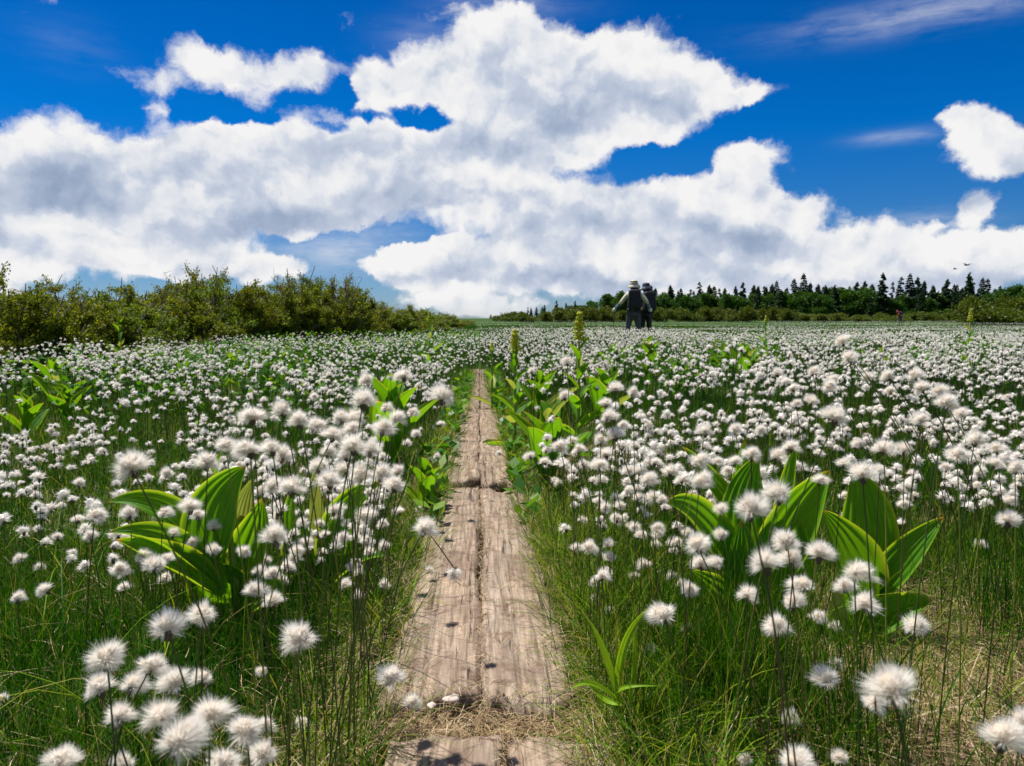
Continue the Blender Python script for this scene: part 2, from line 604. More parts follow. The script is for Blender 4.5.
# ------------------------------------------------------------------ the setting
def build_ground():
    def axis(n, near, far, sym):
        t = np.linspace(-1 if sym else 0, 1, n)
        return np.sign(t) * (np.abs(t) * near + (np.exp(np.abs(t) * math.log(far)) - 1) * np.abs(t) ** 2)
    xs = axis(361, 3, 3000, True)
    ys = np.concatenate([-axis(60, 2, 3000, False)[::-1][:-1], axis(300, 4, 3500, False)])
    X, Y = np.meshgrid(xs, ys)
    Z = gz(X, Y)
    V = np.stack([X.ravel(), Y.ravel(), Z.ravel()], 1)
    nx, ny = len(xs), len(ys)
    i = np.arange(nx * ny).reshape(ny, nx)
    Q = np.stack([i[:-1, :-1].ravel(), i[:-1, 1:].ravel(), i[1:, 1:].ravel(), i[1:, :-1].ravel()], 1)
    o = link('ground', mesh_np('ground', V, Q, [M['soil']], smooth=True))
    tag(o, kind='structure')


def plank(y0, y1, side, w, shift=0.0, seed=0, rag=.02, z=0.0, skew=0.0):
    """one board with a worn, irregular outline; built in its own space"""
    r = np.random.default_rng(seed)
    nu, nv = max(20, int((y1 - y0) / .02)), 15
    L = y1 - y0
    yc = (y0 + y1) / 2
    u = np.linspace(0, 1, nu)
    v = np.linspace(-1, 1, nv)

    def wob(t, fs, amp):
        return sum(amp / (k + 1) * np.sin(t * f + r.uniform(0, 6)) for k, f in enumerate(fs))
    eL = wob(u * L, (5, 13, 37, 71), .005)
    eR = wob(u * L, (6, 15, 33, 80), .005)
    e0 = wob(v, (3, 9, 23), rag)
    e1 = wob(v, (4, 8, 27), rag)
    top, bot = [], []
    for i, uu in enumerate(u):
        for j, vv in enumerate(v):
            x = vv * w / 2 + (eL[i] if vv < 0 else eR[i]) * abs(vv)
            y = (uu - .5) * L + e0[j] * (1 - uu) ** 8 + e1[j] * uu ** 8
            edge = max(abs(vv) ** 12, (2 * abs(uu - .5)) ** 60)
            zz = (.0035 * math.sin(x * 40 + y * 3 + seed) * math.sin(y * 7 + seed) + .002 * math.sin(y * 31 + x * 90)
                  - .007 * edge + .004 * (vv * (1 if side < 0 else -1)))
            top.append((x, y, zz))
            bot.append((x * 1.0, y, -.05))
    V = np.array(top + bot)
    i = np.arange(nu * nv).reshape(nu, nv)
    Q = [np.stack([i[:-1, :-1].ravel(), i[:-1, 1:].ravel(), i[1:, 1:].ravel(), i[1:, :-1].ravel()], 1)]
    Q.append(Q[0][:, ::-1] + nu * nv)
    ring = list(i[0, :]) + list(i[1:, -1]) + list(i[-1, -2::-1]) + list(i[-2:0:-1, 0])
    N = nu * nv
    Q.append(np.array([(ring[k], ring[k] + N, ring[(k + 1) % len(ring)] + N, ring[(k + 1) % len(ring)]) for k in range(len(ring))]))
    me = mesh_np('boardwalk_plank', V, np.concatenate(Q), [M['wood']], smooth=True)
    o = link('boardwalk_plank', me, loc=(float(path_x(yc)) + side * (w / 2 + .004) + shift, yc, z))
    o.rotation_euler = (0, 0, math.atan(.045) + skew)
    return o


def build_path():
    g = 'boards of the path through the meadow'
    def P(*a, lab, **k):
        tag(plank(*a, **k), lab, 'plank', g)
    P(.35, 1.085, -1, .172, shift=.032, seed=3, rag=.007, lab='weathered left board of the nearest pair, cut off by the bottom edge of the photo', skew=-.02)
    P(.35, 1.08, 1, .165, shift=.042, seed=4, rag=.008, lab='weathered right board of the nearest pair, cut off by the bottom edge of the photo', skew=.02)
    P(1.19, 2.78, -1, .168, seed=5, rag=.016, lab='long cracked left board in the middle of the path, behind the straw-filled gap')
    P(1.175, 2.74, 1, .16, seed=6, rag=.02, lab='long cracked right board in the middle of the path, behind the straw-filled gap')
    P(2.86, 5.4, -1, .142, shift=.0, seed=7, rag=.03, z=.012, lab='left board of the third pair, raised end over the dark gap in the path')
    P(2.82, 5.35, 1, .136, shift=-.004, seed=8, rag=.03, z=.008, lab='right board of the third pair, starting just past the crosswise gap')
    P(5.42, 9.6, -1, .13, seed=9, rag=.03, lab='narrowing left board far up the path between the flowers')
    P(5.38, 9.6, 1, .125, seed=10, rag=.03, lab='narrowing right board far up the path between the flowers')
    # chips and stones lying on the near boards
    for k, (px, py, s, lab) in enumerate([(452, 735, .010, 'pale rounded stone lying by the end of the nearest left board'),
                                          (432, 741, .007, 'small pale stone beside the larger one on the nearest left board'),
                                          (384, 648, .004, 'tiny pale pebble at the left edge of the middle boards')]):
        bm = bmesh.new()
        bmesh.ops.create_icosphere(bm, subdivisions=3, radius=1)
        for v in bm.verts:
            v.co *= 1 + .12 * math.sin(v.co.x * 4 + k) + .1 * math.sin(v.co.y * 5 + 2 * k)
            v.co.x *= 1.5
            v.co.z *= .5
        me = bpy.data.meshes.new('stone')
        bm.to_mesh(me)
        bm.free()
        me.materials.append(M['pebble'])
        for p in me.polygons:
            p.use_smooth = True
        p = ground(px, py)
        o = link('stone', me, loc=(p.x, p.y, .004 + s * .3))
        o.scale = (s, s, s)
        o.rotation_euler = (0, 0, k * 1.3 + .3)
        tag(o, lab, 'stone')


# ------------------------------------------------------------------ grass
def blades(px, py, h, w, lean, seg=3, z=None, spread=1.0):
    """curved tapering blades, one island each: arrays of base points, heights, widths"""
    n = len(px)
    base = np.stack([px, py, (gz(px, py) if z is None else z) - .004], 1)
    a = rng.uniform(0, 2 * math.pi, n)
    face = rng.uniform(0, math.pi, n)
    ld = np.stack([np.cos(a), np.sin(a), np.zeros(n)], 1)
    wd = np.stack([np.cos(face), np.sin(face), np.zeros(n)], 1)
    V = []
    for i in range(seg + 1):
        t = i / seg
        c = base + ld * (lean * h * t ** 2)[:, None]
        c[:, 2] += h * t * np.sqrt(np.clip(1 - (lean * t * .75) ** 2, .05, 1))
        if i < seg:
            ww = (w * (1 - t * .7) * .5)[:, None]
            V += [c - wd * ww, c + wd * ww]
        else:
            V.append(c)
    V = np.stack(V, 1)            # n, 2seg+1, 3
    k = 2 * seg + 1
    f = []
    for i in range(seg - 1):
        f += [(2 * i, 2 * i + 1, 2 * i + 3), (2 * i, 2 * i + 3, 2 * i + 2)]
    f.append((2 * seg - 2, 2 * seg - 1, 2 * seg))
    f = np.array(f)
    Fa = (np.arange(n)[:, None, None] * k + f[None]).reshape(-1, 3)
    return V.reshape(-1, 3), Fa


def scatter_fan(n, y0, y1, xr=.82, pw=1.0):
    """uniform points of the visible wedge between two distances"""
    y = np.sqrt(rng.uniform(y0 ** 2, y1 ** 2, n)) if pw == 1 else y0 + (y1 - y0) * rng.uniform(0, 1, n) ** pw
    x = rng.uniform(-xr, xr, n) * (y + .25)
    return x, y


def fnoise(x, y, f, s=0.0):
    return .5 + .25 * (np.sin(x * f + s) * np.cos(y * f * .9 - s * 1.7) + np.sin(x * f * 2.3 - y * f * 1.9 + s * 3)
                       * .7 + .3 * np.sin(y * f * 4.1 + x * f * 3.3 + s))


def dry_spot(x, y):
    d1 = np.hypot((x - .8) / .4, (y - 1.25) / .5)
    d2 = np.hypot((x - .42) / .28, (y - 3.4) / .4)
    return np.maximum(sstep(1.15, .6, d1) if False else 1 - sstep(.6, 1.15, d1), 1 - sstep(.6, 1.15, d2))


def build_grass():
    mb = MB()
    # fine turf, three distance bands
    for (n, y0, y1, hh, ww, seg) in ((95000, .35, 2.2, .088, .0015, 3), (90000, 2.2, 6, .12, .0032, 2), (70000, 6, 18, .17, .011, 2), (60000, 18, 70, .2, .045, 1)):
        x, y = scatter_fan(n, y0, y1)
        off = np.abs(x - path_x(y))
        clump = fnoise(x, y, 9, 1)
        keep = (off > (.165 + .03 * rng.random(n)) * (1 - sstep(5, 8, y) * .9)) & (rng.random(n) > dry_spot(x, y) * .93) & (rng.random(n) < .45 + clump)
        # keep the blades clear of the lens
        keep &= ~((y < .5) & (np.abs(x) < .5))
        x, y, off, clump = x[keep], y[keep], off[keep], clump[keep]
        h = hh * (.55 + .9 * rng.random(len(x))) * (.6 + .7 * clump)
        right = (x > path_x(y)) & (y < 3)
        h = np.where(right, h * 1.15, h)
        h *= np.clip((off - .1) / .2, .45, 1)
        V, Fa = blades(x, y, h, ww * (.6 + .8 * rng.random(len(x))), rng.uniform(.05, .9, len(x)), seg)
        mb.add(V, Fa, 0)
    # tall upright sedge tussocks
    tx, ty = scatter_fan(170, 1.2, 6)
    man = [(690, 700, 60), (740, 730, 60), (640, 680, 30), (820, 745, 40), (600, 640, 20), (700, 640, 40), (990, 560, 60), (1010, 640, 50), (960, 520, 40), (330, 640, 45), (290, 690, 40),
           (360, 600, 40), (380, 560, 30), (230, 640, 30), (560, 560, 20), (20, 640, 30), (620, 760, 40), (770, 690, 50), (850, 740, 30)]
    pts = [(ground(a, b_), c) for a, b_, c in man]
    bx = [rng.normal(p.x, .055, c * 6) for p, c in pts] + [rng.normal(a, .06, 20) for a in tx]
    by = [rng.normal(p.y, .055, c * 6) for p, c in pts] + [rng.normal(a, .06, 20) for a in ty]
    x, y = np.concatenate(bx), np.concatenate(by)
    off = np.abs(x - path_x(y))
    keep = (off > .2) & (y > .5)
    x, y = x[keep], y[keep]
    V, Fa = blades(x, y, rng.uniform(.12, .33, len(x)) * np.where((x < path_x(y)) & (y < 2.6), .62, .9), np.where(y < 2.5, .0017, .003) * (.7 + .6 * rng.random(len(x))), rng.uniform(.02, .5, len(x)), 4)
    mb.add(V, Fa, 0)
    # broader, kinked blades here and there
    n = 2600
    x, y = scatter_fan(n, .8, 4)
    keep = np.abs(x - path_x(y)) > .2
    x, y = x[keep], y[keep]
    V, Fa = blades(x, y, rng.uniform(.08, .26, len(x)), rng.uniform(.002, .0045, len(x)), rng.uniform(.4, 1.2, len(x)), 5)
    mb.add(V, Fa, 1)
    # lit yellow-green verge along both edges of the boards
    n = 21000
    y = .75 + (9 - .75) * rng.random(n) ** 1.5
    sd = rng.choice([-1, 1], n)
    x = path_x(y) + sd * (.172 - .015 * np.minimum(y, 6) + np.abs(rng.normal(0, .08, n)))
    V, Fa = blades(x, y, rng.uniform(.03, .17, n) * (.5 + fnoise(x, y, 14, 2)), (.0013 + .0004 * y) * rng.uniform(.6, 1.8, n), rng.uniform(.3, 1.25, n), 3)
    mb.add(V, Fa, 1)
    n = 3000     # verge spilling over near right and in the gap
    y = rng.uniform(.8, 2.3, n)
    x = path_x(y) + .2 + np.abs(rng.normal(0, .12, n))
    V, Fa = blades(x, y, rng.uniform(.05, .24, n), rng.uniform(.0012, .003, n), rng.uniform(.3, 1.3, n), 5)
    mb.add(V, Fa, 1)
    n = 2600
    y = rng.normal(1.135, .035, n)
    x = path_x(y) + rng.uniform(-.19, .22, n)
    V, Fa = blades(x, y, rng.uniform(.01, .045, n), .001 * np.ones(n), rng.uniform(.3, 1.2, n), 3)
    mb.add(V, Fa, 1)
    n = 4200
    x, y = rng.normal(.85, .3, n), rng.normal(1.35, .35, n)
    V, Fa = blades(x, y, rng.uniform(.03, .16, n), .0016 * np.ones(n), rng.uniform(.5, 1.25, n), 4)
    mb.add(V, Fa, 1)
    n = 9000     # far meadow: low tufts between the drifts
    o = link('grass', mb.mesh('grass', [M['grass'], M['verge']]))
    tag(o, 'fine green meadow grass and sedge growing between the white flower heads', 'grass', kind='stuff')

    # dead stalks lying flat
    V, Fa = [], []
    def lying(x, y, ln, w, z, tilt=.12):
        n = len(x)
        a = rng.uniform(0, 2 * math.pi, n)
        d = np.stack([np.cos(a), np.sin(a), rng.normal(0, tilt, n)], 1)
        s = np.stack([-np.sin(a), np.cos(a), np.zeros(n)], 1)
        c = np.stack([x, y, z], 1)
        bend = rng.normal(0, .22, n)[:, None] * s * ln[:, None]
        rows = []
        for t in (-.5, -.17, .17, .5):
            p = c + d * (ln * t)[:, None] + bend * (t * t) + np.array([0, 0, .006]) * (1 - 4 * t * t)
            ww = (w * (1 - abs(t) * .9) * .5)[:, None]
            rows += [p - s * ww, p + s * ww]
        VV = np.stack(rows, 1).reshape(-1, 3)
        f = np.array([(0, 1, 3), (0, 3, 2), (2, 3, 5), (2, 5, 4), (4, 5, 7), (4, 7, 6)])
        FF = (np.arange(n)[:, None, None] * 8 + f[None]).reshape(-1, 3)
        return VV, FF
    mb = MB()
    n = 9000
    y = .8 + 5 * rng.random(n) ** 1.6
    sd = rng.choice([-1, 1], n)
    x = path_x(y) + sd * (.15 + np.abs(rng.normal(0, .1, n)))
    mb.add(*lying(x, y, rng.uniform(.03, .13, n), .0012 * np.ones(n), gz(x, y) + rng.uniform(.002, .07, n), .4))
    n = 7000    # bare dry spot on the right
    x, y = rng.normal(.82, .26, n), rng.normal(1.3, .3, n)
    mb.add(*lying(x, y, rng.uniform(.04, .2, n), .0015 * np.ones(n), gz(x, y) + rng.uniform(.001, .035, n), .15))
    n = 1500
    x, y = rng.normal(.42, .15, n), rng.normal(3.4, .25, n)
    mb.add(*lying(x, y, rng.uniform(.04, .16, n), .002 * np.ones(n), gz(x, y) + rng.uniform(.001, .03, n), .15))
    n = 1900    # the gap between the boards
    y = rng.normal(1.13, .03, n)
    x = path_x(y) + rng.uniform(-.2, .24, n)
    mb.add(*lying(x, y, rng.uniform(.01, .06, n), .0011 * np.ones(n), np.where(np.abs(y - 1.13) < .05, -.03, .001) + rng.uniform(0, .02, n), .12))
    n = 900     # straw in the seam between the boards
    y = rng.uniform(.8, 2.7, n)
    x = path_x(y) + rng.normal(0.004, .008, n) + np.where(y < 1.1, .035, 0)
    mb.add(*lying(x, y, rng.uniform(.01, .05, n), .001 * np.ones(n), rng.uniform(-.012, .003, n), .1))
    n = 3200    # brown crumbs of litter on the boards, thicker further up
    y = 1.2 + 7 * rng.random(n)
    x = path_x(y) + np.clip(rng.normal(0, .09, n), -.16, .16)
    kk = rng.random(n) < .15 + .85 * sstep(2.4, 3.4, y) * fnoise(x * 3, y, 6, 1) * 1.6
    x, y = x[kk], y[kk]
    mb.add(*lying(x, y, rng.uniform(.004, .04, len(x)), .0016 + .0003 * y, np.where(y > 2.8, .016, .004) + 0 * y, .02))
    n = 330     # a few stalks lying on the boards
    y = .85 + 2.6 * rng.random(n) ** 1.3
    x = path_x(y) + rng.uniform(-.17, .17, n)
    mb.add(*lying(x, y, rng.uniform(.015, .1, n), .0009 * np.ones(n), rng.uniform(.003, .007, n), .01))
    n = 16000
    x, y = scatter_fan(n, .6, 5)
    mb.add(*lying(x, y, rng.uniform(.03, .12, n), .0014 * np.ones(n), gz(x, y) + rng.uniform(.0, .05, n), .3))
    o = link('straw_litter', mb.mesh('straw_litter', [M['straw']]))
    tag(o, 'dry bleached stalks matted on the soil and in the gap between the boards', 'straw', kind='stuff')

    # low leafy cover beyond the left flowers and in patches on the right
    mb = MB()
    n = 17000
    yy = rng.uniform(3.8, 26, n)
    xx = -rng.uniform(.02, .75, n) * yy - .6
    k1 = (fnoise(xx, yy, 1.1, 2) > .5) | ((xx < -.3 * yy) & (yy > 6) & (fnoise(xx, yy, 2, 3) > .4))
    X = [xx[k1]]
    Y = [yy[k1]]
    for (px, d, r_, m_) in ((912, 6.5, .45, 900), (740, 8, .5, 500), (620, 9, .5, 500), (1000, 9, .6, 500), (560, 7, .3, 300), (680, 5.5, .25, 200), (830, 11, .6, 600), (700, 12, .9, 700)):
        cx_ = (px - 512) / F * d
        X.append(rng.normal(cx_, r_ * .5, m_))
        Y.append(rng.normal(d, r_ * .5, m_))
    m_ = 1500
    ye = 2.2 + 6 * rng.random(m_)
    xe = path_x(ye) + rng.choice([-1, 1], m_) * (.15 - .008 * ye + np.abs(rng.normal(0, .06, m_)))
    ke = fnoise(xe * 2, ye, 5, 3) > .5
    X.append(xe[ke])
    Y.append(ye[ke])
    x, y = np.concatenate(X), np.concatenate(Y)
    n = len(x)
    edge_n = int(ke.sum())
    hz = rng.uniform(.06, .36, n)
    hz[-edge_n:] *= .38
    c = np.stack([x, y, gz(x, y) + hz], 1)
    a = rng.uniform(0, 2 * math.pi, n)
    el = rng.uniform(.1, 1.1, n)
    d = np.stack([np.cos(a) * np.cos(el), np.sin(a) * np.cos(el), np.sin(el)], 1)
    s = np.stack([-np.sin(a), np.cos(a), np.zeros(n)], 1)
    ln, ww = rng.uniform(.03, .075, n)[:, None] * (1 + y[:, None] * .03), rng.uniform(.014, .024, n)[:, None] * (1 + y[:, None] * .03)
    Vq = np.stack([c, c + d * ln * .5 - s * ww, c + d * ln, c + d * ln * .5 + s * ww], 1).reshape(-1, 3)
    Fq = (np.arange(n)[:, None, None] * 4 + np.array([(0, 1, 2), (0, 2, 3)])[None]).reshape(-1, 3)
    mb.add(Vq, Fq)
    o = link('leafy_ground_cover', mb.mesh('leafy_ground_cover', [M['herb']]))
    tag(o, 'low bright green leafy herbs filling the gaps between distant flowers', 'ground cover', kind='stuff')


# ------------------------------------------------------------------ cottongrass
HR = .0165      # head radius


def puff(nf, fw, seed, wind=0.0, core=True, zr=1.78):
    """fluff of one head, origin where the hairs spring from; triangles only"""
    r = np.random.default_rng(seed)
    z = 1 - r.random(nf) * zr
    a = r.uniform(0, 2 * math.pi, nf)
    s = np.sqrt(np.clip(1 - z * z, 0, 1))
    dr = np.stack([s * np.cos(a), s * np.sin(a), z], 1)
    if nf > 50:       # the hairs hang together in locks
        k = 60 if nf > 400 else 34
        lock = dr[r.integers(0, nf, k)]
        ll = r.uniform(.78, 1.18, k)
        li = r.integers(0, k, nf)
        dr = lock[li] + r.normal(0, .2, (nf, 3))
        dr /= np.linalg.norm(dr, axis=1)[:, None]
        z = dr[:, 2]
        s = np.sqrt(np.clip(1 - z * z, 0, 1))
        a = np.arctan2(dr[:, 1], dr[:, 0])
    else:
        ll, li = np.ones(1), np.zeros(nf, int)
    ln = HR * (1.12 - .5 * r.random(nf) ** 2.2) * (1 + .13 * np.sin(a * 3 + seed) * s + .1 * np.sin(a * 2 + z * 4 + seed * 2.3) + .06 * np.sin(a * 7 + z * 5 + seed))
    ln *= np.where(r.random(nf) < .06, 1.2, 1)
    tip = dr * ln[:, None] * np.array([1.05, 1.05, .95]) + np.array([wind * HR, 0, HR * .62])
    tip = tip * (.35 + .65 * ll[li])[:, None] if False else tip + dr * (HR * .8 * (ll[li] - 1))[:, None]
    tip += r.normal(0, HR * .05, (nf, 3)) + np.array([0, 0, -HR * .16]) * (s ** 2)[:, None]
    root = dr * HR * .15 + np.array([wind * HR * .3, 0, HR * .3])
    mid = root * .45 + tip * .55 + np.array([0, 0, HR * .08]) * (1 - z)[:, None] * .5
    side = np.cross(dr, r.normal(0, 1, (nf, 3)))
    side /= np.linalg.norm(side, axis=1)[:, None] + 1e-9
    w = fw * .5
    V = np.stack([root - side * w * .6, root + side * w * .6, mid - side * w, mid + side * w, tip], 1).reshape(-1, 3)
    f = np.array([(0, 1, 3), (0, 3, 2), (2, 3, 4)])
    Fa = (np.arange(nf)[:, None, None] * 5 + f[None]).reshape(-1, 3)
    if core:
        bm = bmesh.new()
        bmesh.ops.create_icosphere(bm, subdivisions=2 if nf > 200 else 1, radius=HR * .5)
        cv = np.array([v.co[:] for v in bm.verts]) * np.array([1.05, 1.05, .95]) + np.array([wind * HR * .5, 0, HR * .66])
        cv *= 1 + r.normal(0, .07, (len(cv), 1))
        cf = np.array([[v.index for v in f_.verts] for f_ in bm.faces])
        bm.free()
        Fa = np.concatenate([Fa, cf + len(V)])
        V = np.concatenate([V, cv])
    return V, Fa


def bract_geo(n=7):
    return tube([(0, 0, -.0055), (0, 0, -.003), (0, 0, .001), (0, 0, .0062)], [.001, .003, .0046, .003], n)


# head list read off the photograph: px, py, diameter in px, optional lean (dx of base, tilt)
HEADS = [
 (107,657,41),(99,687,36),(152,665,34),(133,684,33),(175,683,36),(204,677,27),(119,716,34),(161,716,42),(175,743,52),(210,712,46),(246,729,41),(264,754,34),(224,759,40),
 (62,759,40),(268,724,25),(124,765,26),(2,699,18),(167,628,41),(202,615,30),(262,671,14),(130,465,42),(95,514,24),(78,519,15),(131,514,19),(80,483,14),(35,495,11),(57,537,13),
 (20,558,14),(40,568,13),(25,535,10),(302,720,16),(44,590,20),(119,568,21),(156,566,24),(142,555,18),(222,567,12),(255,588,26),(272,600,26),(272,573,20),(262,590,18),
 (252,416,30),(284,410,24),(300,421,26),(317,425,22),(250,448,34),(225,444,24),(272,448,26),(208,462,28),(287,458,20),(190,507,24),(197,515,18),(275,536,32),(292,487,32),(270,487,24),
 (317,465,22),(330,480,30),(300,638,38),(314,396,11),(363,401,30),(445,397,28),(340,419,22),(357,419,22),(395,418,20),(383,428,26),(353,445,34),(334,434,26),(370,450,24),(353,429,22),
 (411,412,16),(417,434,12),(320,466,24),(346,469,22),(360,474,26),(381,474,26),(395,484,26),(400,470,18),(398,511,14),(418,509,10),(425,528,30),(364,516,24),(334,511,18),(343,537,18),
 (321,524,13),(282,455,26),(407,443,12),(441,424,10),(436,456,9),(363,558,14),(377,553,8),(392,675,34),(412,702,22),(430,571,12),(404,375,22),(368,380,20),(346,455,20),(385,408,14),(328,452,20),
 (837,417,28),(922,419,20),(947,402,24),(792,446,22),(752,454,24),(776,455,20),(862,474,32),(700,460,24),(700,481,26),(706,431,20),(646,480,20),(670,470,20),(605,509,18),(750,509,38),
 (780,494,34),(720,509,18),(697,545,30),(722,535,18),(702,563,24),(717,563,22),(740,564,14),(765,563,36),(787,542,30),(795,558,28),(820,554,30),(804,583,26),(792,602,27),(748,594,25),
 (854,570,34),(845,585,25),(865,603,30),(818,616,22),(780,624,30),(835,627,16),(690,591,20),(664,614,30),(689,630,16),(648,650,18),(915,626,28),(827,678,30),(835,664,18),(794,717,22),
 (893,688,56),(874,700,30),(1004,735,54),(1022,722,34),(793,762,40),(745,760,16),(841,758,20),(674,551,12),(642,563,12),(635,576,14),(605,573,16),(609,611,13),(1010,501,16),(1007,520,24),
 (975,439,24),(995,463,20),(1015,468,20),(957,454,24),(980,545,14),(905,503,16),(589,546,20),(602,575,20),(596,597,12),(610,611,12),(841,341,19),(849,357,19),(812,371,16),(888,376,18),
 (913,375,18),(890,390,15),(920,388,19),(939,392,21),(830,386,17),(834,379,14),(867,377,15),(917,419,18),(960,413,17),(996,449,18),(905,450,18),(884,448,24),(859,444,16),(844,463,16),
 (914,473,14),(945,467,16),(980,475,12),(778,373,14),(793,388,14),(813,401,16),(796,404,14),(784,382,12),(567,361,16),(564,396,15),(607,403,18),(607,416,20),(616,388,18),(633,393,16),
 (560,446,21),(578,449,16),(529,456,14),(546,450,11),(545,461,13),(600,464,20),(584,465,14),(615,435,20),(601,440,18),(622,425,13),(606,454,18),(636,446,14),(531,371,9),(499,453,8),
 (572,440,15),(630,470,16),(655,462,15),(620,520,14),(640,510,12),(583,520,12),(655,545,12),(662,500,14),(735,430,16),(760,430,15),(728,470,16),(820,480,18),(845,495,14),(880,470,18)]
REGION = [((0, 600, 300, 770), 'in the bottom left corner cluster'), ((0, 440, 205, 600), 'on grass left of the nearest hellebore'), ((205, 550, 345, 600), 'in shade beside the nearest left hellebore'),
          ((0, 380, 205, 440), 'on the slope at far left'),
          ((190, 380, 305, 550), 'in the row above the left hellebore'), ((305, 360, 450, 440), 'in top half of bunch left of boards'), ((305, 440, 450, 565), 'in lower half of bunch left of boards'),
          ((290, 565, 480, 770), 'over the left edge of near boards'), ((480, 340, 660, 480), 'among small hellebores right of the path'), ((550, 480, 660, 670), 'on lit grass just right of boards'),
          ((660, 420, 730, 640), 'left of the largest hellebore'), ((730, 420, 840, 520), 'above the largest hellebore'), ((730, 520, 835, 640), 'in front of the largest hellebore'),
          ((835, 540, 960, 645), 'at the foot of the right hellebores'), ((640, 640, 860, 770), 'over dark sedge at the bottom'), ((860, 640, 1030, 770), 'over bare soil, bottom right corner'),
          ((760, 330, 870, 420), 'on bent stems high on the right'), ((870, 330, 1030, 420), 'at the top of the right bunch'), ((835, 420, 930, 540), 'in the middle of the right bunch'), ((930, 420, 1030, 600), 'at the right edge of the photo')]


HELL = [(388, 3.2, .6, 10, 0, 21, 'upright false hellebore in the flowers left of the path, nearest the far shrubs'),
        (424, 2.5, .3, 8, 0, 22, 'small false hellebore leaning over the left edge of the boards'),
        (515, 3.8, .54, 13, .12, 23, 'false hellebore with a budding spike at the right edge of the path'),
        (548, 2.9, .5, 10, 0, 24, 'low false hellebore without a spike, just right of the boards'),
        (579, 3.5, .6, 12, .14, 25, 'tall false hellebore whose yellow-green spike rises above the horizon'),
        (602, 4.2, .5, 9, 0, 26, 'false hellebore half sunk in white heads behind the tall spiked one'),
        (540, 4.6, .5, 9, 0, 27, 'false hellebore in the flowers behind the path-side spike'),
        (492, 5.2, .5, 8, .05, 37, 'slim false hellebore where the path vanishes into the flowers'),
        (52, 5.2, .54, 9, 0, 28, 'false hellebore in front of the shrubs at the far left'),
        (22, 4.2, .4, 7, 0, 29, 'low spreading false hellebore near the left edge of the photo'),
        (64, 4.6, .4, 7, 0, 30, 'low false hellebore right of the spreading one at the far left'),
        (648, 8.6, .66, 10, 0, 31, 'small distant false hellebore in front of the hikers'),
        (614, 8.2, .6, 8, 0, 38, 'small distant false hellebore left of the feet of the hikers'),
        (723, 8.5, .56, 8, 0, 32, 'distant false hellebore with upright leaves, right of the hikers'),
        (745, 7.5, .58, 8, 0, 33, 'distant low false hellebore right of the upright one past the hikers'),
        (969, 8.0, .62, 9, .14, 34, 'distant spiked false hellebore near the right edge'),
        (430, 8.0, .66, 8, .1, 35, 'distant false hellebore by the end of the left shrubs'),
        (765, 10.5, .66, 8, .1, 36, 'farthest small-spiked false hellebore in the right meadow'),
        (120, 8.6, .7, 8, .05, 39, 'slim false hellebore standing at the foot of the left dwarf pines')]


def near_hellebore(x, y):
    bad = np.zeros(len(x), bool)
    for px, d, h, n, spk, sd, lab in HELL:
        cx = (px - 512) / F * d
        dx = x - cx * y / d
        bad |= (np.abs(dx) < h * .36) & (y > d * .78) & (y < d + h * .25)
    # the patch behind the boards' near right and the two large plants stays open
    return bad & (rng.random(len(x)) < .88)


